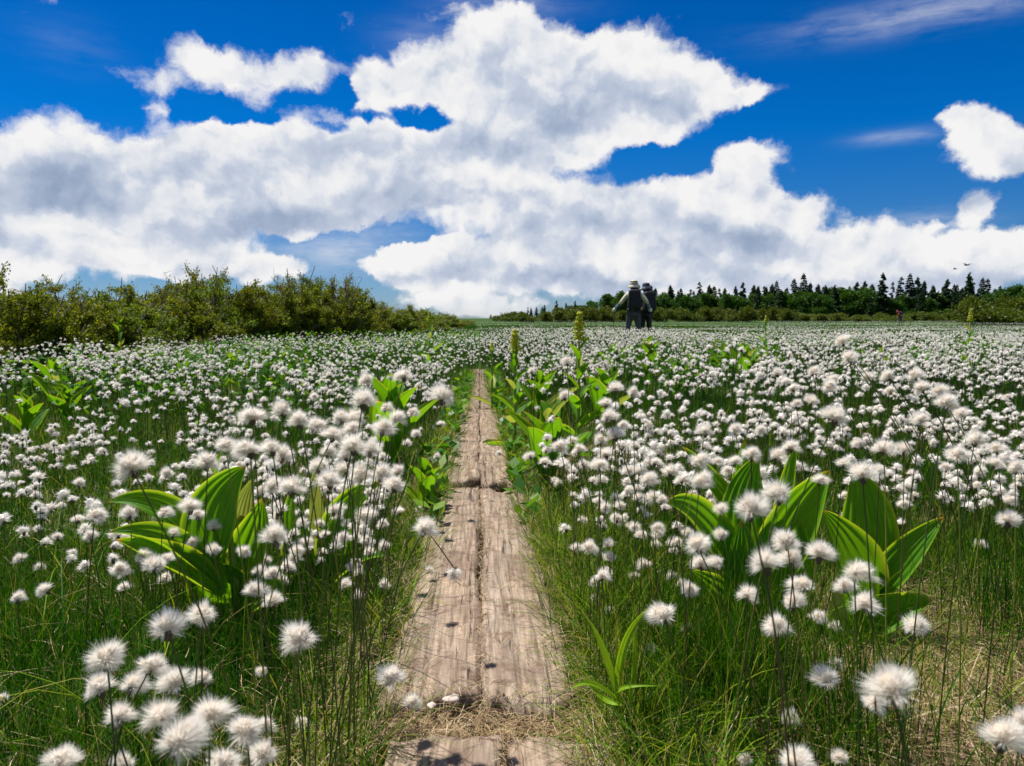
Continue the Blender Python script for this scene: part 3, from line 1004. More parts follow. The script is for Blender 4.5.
def build_cotton():
    # shared head meshes
    heads = []
    for k in range(9):
        V, Fa = puff(1500, .00045, 100 + k, wind=(0, .25, -.15, .45, .1, -.3, .3, .15, .55)[k], zr=(1.75, 1.3, 1.55, 1.6, 1.2, 1.7, 1.4, 1.35, 1.6)[k])
        heads.append(mesh_np('seed_head', V, Fa, [M['fluff']]))
    V, Q = bract_geo(9)
    br = mesh_np('bract', V, Q, [M['bract']], smooth=True)
    spec = []
    r = random.Random(5)
    for (px, py, s) in HEADS:
        size = .034 * r.uniform(.92, 1.08)
        d = F * size / s * 1.0
        # keep every head at a credible height above the ground under it
        p = pix(px, py, d)
        g_ = float(gz(p.x, p.y))
        for _ in range(60):
            if p.z - g_ < .07:
                d *= .97
            elif p.z - g_ > .62:
                d *= 1.03
            else:
                break
            p = pix(px, py, d)
            g_ = float(gz(p.x, p.y))
        spec.append((p, s * d / F, px, py, s))
    n_man = len(spec)
    # every other head of the field
    X, Y, H = [], [], []

    def tuss(n, y0, y1, dens_l, dens_r, hl, hr, per=(3, 12), rad=.07):
        x, y = scatter_fan(n, y0, y1, .8)
        left = x < path_x(y)
        dens = np.where(left, dens_l, dens_r)
        cl = fnoise(x, y, 2.6, 5) * .6 + fnoise(x, y, .8, 1) * .75 - .03
        # bare green strip next to the shrubs on the left, dry spots and hellebore clumps on the right
        keep = rng.random(n) < dens * np.clip((cl - .28) * 2.3, .03, 1.25)
        keep &= ~((x < -.62 * y) & (y > 8) & left)
        for a, b_, l in zip(x[keep], y[keep], left[keep]):
            m = rng.integers(*per)
            X.append(rng.normal(a, rad, m))
            Y.append(rng.normal(b_, rad, m))
            H.append((hl if l else hr) * rng.uniform(.7, 1.2) * rng.uniform(.8, 1.1, m))
    tuss(420, 1.5, 3.0, .6, .8, .19, .29, (2, 7))
    tuss(700, 2.8, 6.0,   .62, 1.0, .37, .41, (3, 12), .1)
    tuss(2150, 5.5, 14.0, .55, .85, .35, .39, (5, 15), .16)
    tuss(1500, 13.0, 34.0, .35, .45, .3, .36, (6, 20), .35)
    for q in range(80):      # loose low tufts over the near left grass
        b_ = 1.35 + 2.2 * rng.random()
        a_ = -rng.uniform(.2, .78) * b_
        m = rng.integers(1, 6)
        X.append(rng.normal(a_, .07, m))
        Y.append(rng.normal(b_, .07, m))
        H.append(rng.uniform(.12, .3, m))
    for q in range(150):     # tufts crowding the edges of the boards
        b_ = 1.5 + 6.5 * rng.random() ** 1.4
        sd = -1 if rng.random() < .6 else 1
        m = rng.integers(2, 8)
        X.append(float(path_x(b_)) + sd * (.27 + abs(rng.normal(0, .2))) + rng.normal(0, .05, m))
        Y.append(b_ + rng.normal(0, .06, m))
        H.append(rng.uniform(.1, .34, m) * (1 if b_ < 3 else 1.15))
    for q in range(90):      # drift in front of the hikers
        a, b_ = rng.normal(2.7, 1.1), rng.uniform(13, 18.6)
        m = rng.integers(6, 20)
        X.append(rng.normal(a, .3, m))
        Y.append(rng.normal(b_, .25, m))
        H.append(rng.uniform(.3, .46, m))
    x, y, h = np.concatenate(X), np.concatenate(Y), np.concatenate(H)
    # far white drifts to the right
    nf = 26000
    yf = rng.uniform(16, 95, nf)
    xf = yf * rng.uniform(-.05, .75, nf)
    kf = (fnoise(xf, yf * 3, .12, 4) > .62 - .2 * (xf / yf > .35))
    x, y, h = np.concatenate([x, xf[kf]]), np.concatenate([y, yf[kf]]), np.concatenate([h, np.full(kf.sum(), .3)])
    off = np.abs(x - path_x(y))
    keep = (off > (.2 + .06 * rng.random(len(x))) * (1 - sstep(5.0, 8.0, y) * .95)) & (y > 1.3)
    keep &= ~near_hellebore(x, y) & (rng.random(len(x)) > dry_spot(x, y) * .95)
    keep &= (h > .05)
    x, y, h = x[keep], y[keep], h[keep]
    z = gz(x, y) + h
    ordr = np.argsort(np.hypot(x, y))
    x, y, z, h = x[ordr], y[ordr], z[ordr], h[ordr]
    taken = 0
    near_idx = []
    for i in range(len(x)):
        if n_man + len(near_idx) >= 298:
            break
        q = proj((x[i], y[i], z[i]))
        if 2 < q[0] < 1022 and 325 < q[1] < 764:
            s = .032
            spec.append((Vector((x[i], y[i], z[i])), s, q[0], q[1], F * s / q[2]))
            near_idx.append(i)
    mask = np.ones(len(x), bool)
    mask[near_idx] = False
    x, y, z, h = x[mask], y[mask], z[mask], h[mask]

    # individually standing plants
    made = []
    for i, (p, size, px, py, s) in enumerate(spec):
        g_ = float(gz(p.x, p.y))
        hh = p.z - g_
        lx, ly = r.gauss(0, .10) * hh * 1.2, r.gauss(0, .08) * hh
        if 820 < px < 960 and py < 400:
            lx, ly = hh * .42, hh * .1
        bent = {(44, 590): (.16, .02), (2, 699): (.12, 0), (222, 567): (.1, .0), (392, 675): (-.13, -.02), (425, 528): (-.09, .02), (445, 397): (-.12, 0), (302, 720): (-.05, 0),
                (893, 688): (.06, -.01), (130, 465): (.1, .08), (841, 341): (.32, .1), (849, 357): (.3, .1), (412, 702): (-.1, 0)}.get((px, py))
        if bent:
            lx, ly = bent
        bx, by = p.x + lx, p.y + ly
        if abs(bx - float(path_x(by))) < .17:
            bx = float(path_x(by)) + (.2 if bx > float(path_x(by)) else -.2)
        base = Vector((bx, by, float(gz(bx, by)) - .01))
        root = empty('cottongrass', base)
        top = p - base
        # arching stem
        c1 = Vector((top.x * .12, top.y * .12, top.z * .55))
        pts = []
        for t in np.linspace(0, 1, 9):
            pts.append(c1 * (2 * t * (1 - t)) + top * (t * t))
        rad = [.0011 - .0003 * t for t in np.linspace(0, 1, 9)]
        V, Q = tube(pts, rad, 5)
        link('stem', mesh_np('stem', V, Q, [M['stem1']], smooth=True), root)
        dirn = (pts[-1] - pts[-2]).normalized()
        dirn = (dirn + Vector((0, 0, .5)) + Vector((r.gauss(0, .2), r.gauss(0, .2), 0))).normalized()
        q = dirn.to_track_quat('Z', 'Y') @ Quaternion((0, 0, 1), r.uniform(0, 6.28))
        sc = size / .0385
        off_ = dirn * HR * .5 * sc
        for nm, me in (('seed_head', heads[i % 9]), ('bract', br)):
            o = link(nm, me, root, top - off_)
            o.rotation_mode = 'QUATERNION'
            o.rotation_quaternion = q
            o.scale = (sc,) * 3 if nm == 'bract' else (sc * r.uniform(.86, 1.12), sc * r.uniform(.9, 1.12), sc * r.uniform(.8, 1.06))
        made.append([root, px, py, s])
    # the head that hangs upside down over the boards
    hang = pix(457, 577, 1.12)
    bx = pix(395, 560, 1.12)
    base = Vector((path_x(bx.y) - .2, bx.y, float(gz(bx.x, bx.y)) - .01))
    root = empty('cottongrass', base)
    loc = [Vector((0, 0, 0)), pix(408, 540, 1.1) - base, pix(425, 528, 1.1) - base, pix(440, 548, 1.11) - base, hang + Vector((-.003, 0, .012)) - base]
    V, Q = tube([tuple(v) for v in loc], [.001] * 5, 5)
    link('stem', mesh_np('stem', V, Q, [M['stem1']], smooth=True), root)
    for nm, me in (('seed_head', heads[0]), ('bract', br)):
        o = link(nm, me, root, loc[-1])
        o.rotation_euler = (math.pi * .93, .2, 0)
        o.scale = (.72,) * 3
    tag(root, 'small drooping white tuft hanging upside down over the seam of the boards', 'cottongrass', 'cottongrass plants of the near meadow')

    # labels: every region names its own plants from left to right
    GR = 'cottongrass plants of the near meadow'
    buckets = {}
    for m in made:
        for k, (rc, ph) in enumerate(REGION):
            if rc[0] <= m[1] < rc[2] and rc[1] <= m[2] < rc[3]:
                buckets.setdefault(ph, []).append(m)
                break
        else:
            ph = 'in the mid-distance ' + ('left of path' if m[1] < 480 else 'right of path')
            buckets.setdefault(ph, []).append(m)
    ordn = ['leftmost', 'second from left', 'third from left', 'third from right', 'second from right', 'rightmost']
    for ph, L in buckets.items():
        L.sort(key=lambda m: -m[3])
        big, small = L[:len(L) // 3 + 1], L[len(L) // 3 + 1:]
        for nm, grp in (('large', big), ('small', small)):
            # rows by height first, then left to right
            grp.sort(key=lambda m: m[2])
            rows = [grp[i:i + 6] for i in range(0, len(grp), 6)]
            rn = {1: [''], 2: ['upper ', 'lower '], 3: ['upper ', 'middle ', 'lower ']}.get(len(rows)) or \
                 ['uppermost ', 'upper ', 'middle ', 'lower ', 'lowest ', 'very lowest ', 'bottom ', 'bottommost '][:len(rows)]
            while len(rn) < len(rows):
                rn.append('last ')
            for w, row in zip(rn, rows):
                row.sort(key=lambda m: m[1])
                k_ = len(row)
                for o_, m in zip({1: ['by itself'], 2: ['left one', 'right one'], 3: ['left one', 'middle one', 'right one'], 4: ordn[:2] + ordn[4:], 5: ordn[:3] + ordn[4:]}.get(k_, ordn), row):
                    tag(m[0], f'{w}{nm} white head, {o_}, {ph}', 'cottongrass', GR)
    # the uncountable rest, one object
    n = len(x)
    d = np.hypot(x, y)
    mb = MB()
    lods = [(0, 3.4, 230, .0011, True), (3.4, 6.5, 60, .0024, True), (6.5, 14, 16, .005, True), (14, 200, 5, .011, True)]
    for (a, b_, nf_, fw, core) in lods:
        idx = np.where((d >= a) & (d < b_))[0]
        vars_ = [puff(nf_, fw, 300 + k, wind=.1 * k, core=core, zr=(1.7, 1.35, 1.55, 1.75, 1.25, 1.6)[k]) for k in range(6)]
        for k in range(6):
            ii = idx[k::6]
            if not len(ii):
                continue
            V, Fa = vars_[k]
            m = len(ii)
            yaw = rng.uniform(0, 6.28, m)
            tx_, ty_ = rng.normal(0, .28, m), rng.normal(0, .28, m)
            sc = (.58 + .5 * rng.beta(2.0, 1.8, m)) * (1 if a < 14 else 1.15)
            cy, sy = np.cos(yaw), np.sin(yaw)
            Rm = np.zeros((m, 3, 3))
            Rm[:, 0, 0], Rm[:, 0, 1] = cy, -sy
            Rm[:, 1, 0], Rm[:, 1, 1] = sy, cy
            Rm[:, 2, 2] = 1
            T = np.zeros((m, 3, 3))
            T[:, 0, 0] = T[:, 1, 1] = T[:, 2, 2] = 1
            T[:, 0, 2], T[:, 1, 2] = tx_, ty_
            T[:, 2, 0], T[:, 2, 1] = -tx_, -ty_
            A = (T @ Rm) * sc[:, None, None]
            P = np.stack([x[ii], y[ii], z[ii]], 1)
            VV = np.einsum('mij,vj->mvi', A, V) + P[:, None]
            FF = (np.arange(m)[:, None, None] * len(V) + Fa[None]).reshape(-1, 3)
            mb.add(VV.reshape(-1, 3), FF, 0)
    # stems and dark bracts
    for (a, b_, seg) in ((0, 5.5, 4), (5.5, 14, 1)):
        ii = np.where((d >= a) & (d < b_))[0]
        m = len(ii)
        lx, ly = rng.normal(0, .12, m) * h[ii], rng.normal(0, .12, m) * h[ii]
        topv = np.stack([x[ii], y[ii], z[ii]], 1)
        bs = topv + np.stack([lx, ly, -h[ii]], 1)
        w = np.where(d[ii] < 3.4, .0016, .0022)[:, None] * .5
        side = np.stack([np.ones(m), np.zeros(m), np.zeros(m)], 1)
        rows = []
        for t in np.linspace(0, 1, seg + 1):
            c = bs * (1 - t) + topv * t
            c[:, 0] -= lx * .5 * t * (1 - t)
            rows += [c - side * w, c + side * w]
        VV = np.stack(rows, 1).reshape(-1, 3)
        f = np.array([t for i in range(seg) for t in ((2 * i, 2 * i + 1, 2 * i + 3), (2 * i, 2 * i + 3, 2 * i + 2))])
        mb.add(VV, (np.arange(m)[:, None, None] * (2 * seg + 2) + f[None]).reshape(-1, 3), 1)
        if a == 0:
            bv, bq = bract_geo(5)
            bt = q2t(bq)
            mb.add((topv[:, None] + bv[None]).reshape(-1, 3), (np.arange(m)[:, None, None] * len(bv) + bt[None]).reshape(-1, 3), 2)
    o = link('cottongrass_field', mb.mesh('cottongrass_field', [M['fluff'], M['stem'], M['bract']]))
    tag(o, 'countless small white cottongrass heads covering the meadow out to the trees', 'cottongrass field', kind='stuff')


# ------------------------------------------------------------------ hellebores and broad-leaved plants
def leaf_geo(P0, P1, P2, width, nh, pleats=6, cup=.25, nu=22, nv=25, seed=0, taper=.75):
    """pleated blade along a bezier spine; nh: hint for its upper side; returns V, Q, uv"""
    P0, P1, P2, nh = map(lambda q: np.array(q, float), (P0, P1, P2, nh))
    t = np.linspace(0, 1, nu)
    C = ((1 - t) ** 2)[:, None] * P0 + (2 * t * (1 - t))[:, None] * P1 + (t ** 2)[:, None] * P2
    T = np.gradient(C, axis=0)
    T /= np.linalg.norm(T, axis=1)[:, None]
    Sd = np.cross(T, nh)
    Sd /= np.linalg.norm(Sd, axis=1)[:, None] + 1e-9
    N = np.cross(Sd, T)
    prof = np.sin(math.pi * np.clip(t, 0, 1) ** taper) ** .8
    prof = np.maximum(prof, .16 * (1 - t) ** 2)
    v = np.linspace(-1, 1, nv)
    V, uv = [], []
    ph = seed * 1.7
    for i in range(nu):
        w = prof[i] * width / 2
        for vv in v:
            pl = math.cos(vv * pleats * math.pi) * .034 * width * prof[i]
            wave = .03 * width * math.sin(t[i] * 11 + ph) * abs(vv) ** 3
            up = cup * w * vv * vv * 1.4
            V.append(C[i] + Sd[i] * (w * vv * (1 - .12 * cup)) + N[i] * (pl + up + wave))
            uv.append((t[i], vv * .5 + .5))
    k = np.arange(nu * nv).reshape(nu, nv)
    Q = np.stack([k[:-1, :-1].ravel(), k[:-1, 1:].ravel(), k[1:, 1:].ravel(), k[1:, :-1].ravel()], 1)
    return np.array(V), Q, np.array(uv)


def add_leaf(root, base, *a, mat='leaf', label=None, **k):
    V, Q, uv = leaf_geo(*a, **k)
    V = V - np.array(base)
    o = link('leaf', mesh_np('leaf', V, Q, [M[mat]], smooth=True, uv=uv), root)
    if label:
        o['label'] = label
    return o


def manual_plant(name, d0, base_px, stem_top, leaves, label, cat, group=None, stemr=.011):
    b = ground(*base_px)
    base = pix(base_px[0], base_px[1], d0)
    base.z = float(gz(base.x, base.y)) - .01
    root = empty(name, base)
    top = pix(*stem_top, d0)
    if stemr:
        V, Q = tube([(0, 0, 0), tuple((top - base) * .5 + Vector((.004, 0, 0))), tuple(top - base)], [stemr, stemr * .85, stemr * .4], 10)
        link('stem', mesh_np('stem', V, Q, [M['stemg']], smooth=True), root)
    for k, (bx, by, cx, cy, tx, ty, w, db, dc, dt, nh, *rest) in enumerate(leaves):
        P0, P1, P2 = pix(bx, by, d0 + db), pix(cx, cy, d0 + dc), pix(tx, ty, d0 + dt)
        # w is the visible width in pixels
        opt = rest[0] if rest else {}
        add_leaf(root, base, P0, P1, P2, w * d0 / F, nh, seed=k, **opt)
    tag(root, label, cat, group)
    return root


CAMD = (0, -1, .25)


def hellebore(px, d, hgt, n=9, spike=0.0, seed=0, label='', yaw=0.0, wide=1.0, lean=0.0):
    r = random.Random(seed)
    x = (px - 512) / F * d
    base = Vector((x, d, float(gz(x, d)) - .01))
    root = empty('false_hellebore', base, 0)
    sh = hgt * (1.0 if spike else .55)
    top = (lean * sh, 0, sh)
    V, Q = tube([(0, 0, 0), (lean * sh * .3, 0, sh * .5), top], [.009, .008, .004], 8)
    link('stem', mesh_np('stem', V, Q, [M['stemg']], smooth=True), root)
    for k in range(n):
        f = k / max(1, n - 1)
        a = yaw + k * 2.4 + r.uniform(-.3, .3)
        z0 = hgt * (.06 + (.86 if spike else .4) * f)
        L = hgt * (.62 if not spike else .42) * (1 - (.45 if not spike else .62) * f) * r.uniform(.85, 1.15) * wide
        W = L * r.uniform(.3, .42)
        up = .35 + .9 * f + r.uniform(-.15, .15)
        if not spike:
            up += .6
        dr = np.array([math.cos(a) * math.cos(up), math.sin(a) * math.cos(up), math.sin(up)])
        P0 = np.array([lean * z0, 0, z0])
        P1 = P0 + dr * L * .55
        P2 = P1 + np.array([math.cos(a) * .8, math.sin(a) * .8, math.sin(up) * .75 - .1]) * L * .5
        nh = (-math.cos(a) * .7, -math.sin(a) * .7, 1)
        V, Q, uv = leaf_geo(P0, P1, P2, W, nh, nu=12, nv=15, pleats=4, seed=k, cup=.45)
        o = link('leaf', mesh_np('leaf', V, Q, [M['leaf'] if r.random() > .12 else M['paleleaf']], smooth=True, uv=uv), root)
    if spike:
        mb = MB()
        rr = np.random.default_rng(seed)
        z0 = sh
        mb.tube([(lean * sh, 0, z0 - .01), (lean * sh * 1.05, 0, z0 + spike)], [.004, .0015], 6)
        for q in range(320):
            t = rr.random()
            zz = z0 + spike * t
            a = rr.uniform(0, 6.28)
            br = .03 * (1 - t * .7) * rr.uniform(.3, 1.15) * (spike / .12) * (.35 + .65 * (math.sin(t * 34) > -.2))
            c = np.array([lean * sh + math.cos(a) * br, math.sin(a) * br, zz + br * .4])
            s = rr.uniform(.004, .0075)
            oc = np.array([(1, 0, 0), (-1, 0, 0), (0, 1, 0), (0, -1, 0), (0, 0, 1.3), (0, 0, -1.3)]) * s + c
            mb.add(oc, np.array([(0, 2, 4), (2, 1, 4), (1, 3, 4), (3, 0, 4), (2, 0, 5), (1, 2, 5), (3, 1, 5), (0, 3, 5)]))
        link('flower_spike', mb.mesh('flower_spike', [M['bud']]), root)
    tag(root, label, 'hellebore', 'false hellebores in the meadow')
    return root


def build_plants():
    M['stemg'] = surf('green stem', lambda b: b.mix(b.noise(objc(b), 30, 3), (.1, .2, .02), (.2, .32, .04)), .45, .15, None, .3)
    U = (0, -.35, 1)
    Fc = (0, -1, .3)
    G = 'false hellebores in the meadow'
    manual_plant('false_hellebore', 1.5, (238, 618), (228, 520), [
        (228, 580, 175, 488, 106, 502, 34, 0, -.03, -.05, (.1, -.75, 1), dict(cup=.3)),
        (225, 590, 165, 525, 108, 533, 30, -.02, -.09, -.12, (-.1, -.5, 1), dict(cup=.5)),
        (222, 596, 170, 560, 116, 540, 34, -.03, -.1, -.14, (0, -.6, 1), dict(cup=.6)),
        (212, 568, 196, 505, 246, 466, 52, -.02, -.03, .03, (.25, -1, .2), dict(cup=.25)),
        (214, 520, 212, 480, 223, 448, 15, .02, .02, .03, (-.7, -.7, .2), dict(cup=.5)),
        (236, 585, 262, 545, 262, 498, 48, .04, .02, .0, (-.2, -1, .5), dict(cup=.3)),
        (234, 560, 236, 510, 253, 478, 26, .05, .06, .08, (.6, -.7, .2), dict(mat='paleleaf')),
        (236, 600, 215, 585, 190, 560, 60, .03, -.02, -.03, (0, -1, .4), {}),
        (240, 610, 265, 585, 285, 600, 44, .0, -.03, -.05, (.2, -.8, .7), {}),
        (240, 560, 250, 540, 240, 515, 40, .06, .06, .06, (.3, -1, .1), {})],
        'large false hellebore with arching ribbed leaves, nearest one left of the boards', 'hellebore', G)
    manual_plant('false_hellebore', 1.8, (330, 600), (322, 540), [
        (322, 590, 285, 530, 303, 470, 34, 0, 0, .02, (-.4, -1, .2), {}),
        (325, 590, 330, 500, 382, 482, 34, 0, -.02, 0, (-.2, -1, .4), {}),
        (322, 592, 290, 560, 262, 566, 30, 0, -.05, -.08, (0, -.6, 1), {}),
        (328, 592, 350, 550, 386, 556, 26, 0, -.05, -.08, (0, -.6, 1), {}),
        (322, 570, 312, 510, 314, 466, 18, .03, .03, .03, (.7, -.7, .1), dict(mat='paleleaf')),
        (330, 590, 340, 545, 345, 510, 36, .03, .0, 0, (.1, -1, .2), {}),
        (320, 595, 300, 575, 290, 520, 44, .02, .0, .02, (0, -1, .2), {})],
        'false hellebore half hidden by the bunch of cottongrass just left of the boards', 'hellebore', G)
    manual_plant('false_hellebore', 1.5, (762, 655), (760, 560), [
        (752, 610, 700, 500, 667, 503, 46, 0, -.04, -.06, (.25, -.8, .8), dict(cup=.35)),
        (756, 580, 722, 520, 758, 456, 64, .02, 0, .03, (.2, -1, .15), dict(cup=.2)),
        (752, 560, 726, 490, 682, 447, 30, .06, .05, .06, (.5, -.8, .5), {}),
        (768, 590, 788, 520, 830, 470, 52, .0, .0, -.02, (-.5, -1, .25), dict(cup=.55)),
        (775, 560, 790, 500, 797, 438, 22, .06, .06, .05, (-.9, -.6, .2), dict(cup=.5)),
        (755, 630, 720, 600, 690, 570, 44, -.02, -.06, -.08, (0, -.8, .8), {}),
        (770, 630, 795, 590, 800, 520, 46, -.02, -.04, -.04, (-.2, -1, .3), {}),
        (758, 640, 735, 580, 742, 520, 54, -.03, -.05, -.03, (.2, -1, .2), {}),
        (745, 540, 735, 490, 745, 440, 26, .09, .09, .09, (0, -1, .1), {}),
        (760, 648, 790, 640, 812, 690, 40, -.02, -.07, -.1, (.2, -.8, .9), {}),
        (756, 645, 725, 625, 700, 655, 30, -.03, -.08, -.1, (.2, -.8, .9), {})],
        'largest false hellebore, upright pleated leaves behind a bunch of cottongrass on the right', 'hellebore', G)
    manual_plant('false_hellebore', 1.5, (842, 668), (850, 600), [
        (864, 600, 872, 520, 856, 468, 60, .03, .03, .05, (-.15, -1, .1), dict(cup=.2)),
        (862, 630, 862, 560, 822, 510, 62, -.01, -.02, -.02, (.3, -1, .3), dict(cup=.25)),
        (872, 600, 900, 555, 944, 517, 32, .0, -.02, -.02, (-.3, -.9, .8), dict(cup=.3)),
        (838, 650, 890, 610, 932, 600, 36, -.02, -.05, -.04, (0, -.75, .9), dict(cup=.6)),
        (842, 655, 832, 620, 838, 588, 24, -.05, -.06, -.05, (.1, -1, .1), dict(mat='paleleaf')),
        (850, 660, 820, 620, 800, 640, 40, -.02, -.05, -.08, (.1, -.8, .9), {}),
        (845, 660, 870, 640, 862, 560, 50, .02, .02, .02, (0, -1, .2), {})],
        'false hellebore with one leaf pointing right over the dry grass, right of the largest', 'hellebore', G)
    # broad yellow-green blades on the near right verge
    manual_plant('sedge_plant', 1.08, (622, 690), (622, 680), [
        (620, 705, 606, 650, 588, 618, 8, 0, 0, 0, (.3, -1, .3), dict(mat='blade', pleats=2)),
        (622, 705, 590, 672, 570, 690, 7, 0, -.03, -.05, (0, -.5, 1), dict(mat='blade', pleats=2)),
        (618, 705, 612, 635, 652, 606, 9, 0, .0, .0, (.3, -1, .3), dict(mat='blade', pleats=2)),
        (624, 703, 600, 684, 660, 686, 6, 0, -.03, -.04, (0, -.5, 1), dict(mat='blade', pleats=2)),
        (622, 705, 600, 705, 584, 672, 7, 0, .03, .02, (0, -.5, 1), dict(mat='blade', pleats=2)),
        (628, 705, 640, 660, 632, 622, 6, .02, .03, .03, (-.3, -1, .3), dict(mat='blade', pleats=2))],
        'clump of broad arching yellow-green blades on the lit grass right of the boards', 'sedge', None, 0)
    for px, d, h, n, spk, sd, lab in HELL:
        hellebore(px, d, h, n, spk, sd, lab, yaw=sd * .7, wide=1.08 if not spk else .95)

# ------------------------------------------------------------------ shrubs and trees
def quads_at(c, d, ln, w, r):
    """one small two-triangle leaf or needle spray per centre"""
    n = len(c)
    sd = np.cross(d, r.normal(0, 1, (n, 3)))
    sd /= np.linalg.norm(sd, axis=1)[:, None] + 1e-9
    ln, w = np.asarray(ln)[:, None], np.asarray(w)[:, None]
    V = np.stack([c, c + d * ln * .5 - sd * w, c + d * ln, c + d * ln * .5 + sd * w], 1).reshape(-1, 3)
    Fq = (np.arange(n)[:, None, None] * 4 + np.array([(0, 1, 2), (0, 2, 3)])[None]).reshape(-1, 3)
    return V, Fq


def shrub_meshes(seed, H=1.3, W=2.0, nl=16000, leaf=.03, ragged=.35):
    """spreading dwarf pine: leaning limbs, forked shoots with needle sprays"""
    r = np.random.default_rng(seed)
    tr, cr = MB(), MB()
    tips = []
    for k in range(34):
        a = r.uniform(0, 6.28)
        rad = W * .5 * r.uniform(.15, 1.0) ** .7
        hh = H * (1 - (rad / (W * .5)) ** 2 * .55) * r.uniform(.65, 1.0 + ragged)
        e = np.array([math.cos(a) * rad, math.sin(a) * rad, hh])
        m = np.array([e[0] * .55, e[1] * .55, hh * .38])
        t = np.linspace(0, 1, 7)
        pts = (2 * t * (1 - t))[:, None] * m + (t ** 2)[:, None] * e
        pts[1:-1] += r.normal(0, .03, (5, 3)) * H
        tr.tube(pts, np.linspace(.025, .005, 7) * H, 5)
        for q in range(16):
            tt = r.uniform(.3, 1)
            c = pts[min(6, int(tt * 6))]
            dr = np.array([r.normal(0, 1), r.normal(0, 1), abs(r.normal(.5, .6))])
            dr /= np.linalg.norm(dr)
            L = H * r.uniform(.1, .28)
            tips.append((c, dr, L))
            if r.random() < .5:
                tr.tube([c, c + dr * L * .6, c + dr * L], [.006 * H, .004 * H, .002 * H], 3)
    for q in range(3):      # dead twigs sticking out
        a = r.uniform(0, 6.28)
        rad = W * .42 * r.random()
        c = np.array([math.cos(a) * rad, math.sin(a) * rad, H * .7])
        dr = np.array([r.normal(0, .5), r.normal(0, .5), 1])
        L = H * r.uniform(.2, .42)
        e = c + dr * L
        tr.tube([c, (c + e) / 2 + r.normal(0, .04, 3), e], [.009 * H, .006 * H, .003 * H], 4)
        for _ in range(3):
            s = c + (e - c) * r.uniform(.4, .95)
            tr.tube([s, s + r.normal(0, .12, 3) * H], [.004 * H, .002 * H], 3)
    n = nl
    ti = r.integers(0, len(tips), n)
    C0 = np.array([t[0] for t in tips])[ti]
    D0 = np.array([t[1] for t in tips])[ti]
    L0 = np.array([t[2] for t in tips])[ti]
    u = r.uniform(.1, 1.05, n)
    c = C0 + D0 * (L0 * u)[:, None] + r.normal(0, .024, (n, 3)) * H
    c[:, 2] = np.maximum(c[:, 2], .02)
    d = D0 + r.normal(0, .75, (n, 3))
    d /= np.linalg.norm(d, axis=1)[:, None]
    cr.add(*quads_at(c, d, r.uniform(.7, 1.4, n) * leaf, r.uniform(.16, .32, n) * leaf, r))
    return tr, cr


def spruce_meshes(seed, H=8.0, W=3.0, gap=0.0):
    r = np.random.default_rng(seed)
    tr, cr = MB(), MB()
    lean = r.normal(0, .01, 2) * H
    tr.tube([(0, 0, -.3), (lean[0] * .4, lean[1] * .4, H * .5), (lean[0], lean[1], H)], [.02 * H, .012 * H, .002 * H], 6)
    nwh = int(17 + r.integers(0, 6))
    for k in range(nwh):
        f = k / (nwh - 1)
        z = H * (.08 + .9 * f)
        rad0 = W * .5 * (1 - f) ** .85 * (1 + .25 * math.sin(k * 2.1 + seed)) + .12
        nb = int(9 - 4 * f)
        for b_ in range(nb):
            if r.random() < gap + .1:
                continue
            a = r.uniform(0, 6.28)
            rad = rad0 * r.uniform(.6, 1.2)
            dr = np.array([math.cos(a), math.sin(a), 0])
            n = int(34 + 70 * rad)
            u = r.uniform(.05, 1, n)
            c = dr * (rad * u)[:, None] + np.array([0, 0, z]) + np.array([lean[0] * f, lean[1] * f, 0])
            sidev = np.array([-dr[1], dr[0], 0])
            c += sidev * (r.normal(0, .2, n) * rad * (1.1 - u))[:, None]
            c[:, 2] += -.28 * rad * u ** 1.3 + .12 * rad * u ** 4 + r.normal(0, .05, n) * (1 + rad * .3)
            d = dr * r.uniform(.3, 1, n)[:, None] + sidev * r.normal(0, .6, n)[:, None] + np.array([0, 0, -.45])
            d /= np.linalg.norm(d, axis=1)[:, None]
            cr.add(*quads_at(c, d, r.uniform(.25, .5, n), r.uniform(.05, .1, n), r))
            tr.tube([np.array([lean[0] * f, lean[1] * f, z]), dr * rad * .8 + np.array([lean[0] * f, lean[1] * f, z - .2 * rad])], [.03, .012], 3)
    n = 60
    c = np.array([lean[0], lean[1], H]) + np.stack([r.normal(0, .06, n), r.normal(0, .06, n), -r.uniform(-.1, .9, n)], 1)
    d = np.stack([r.normal(0, .5, n), r.normal(0, .5, n), np.full(n, .6)], 1)
    d /= np.linalg.norm(d, axis=1)[:, None]
    cr.add(*quads_at(c, d, r.uniform(.15, .35, n), r.uniform(.04, .07, n), r))
    return tr, cr


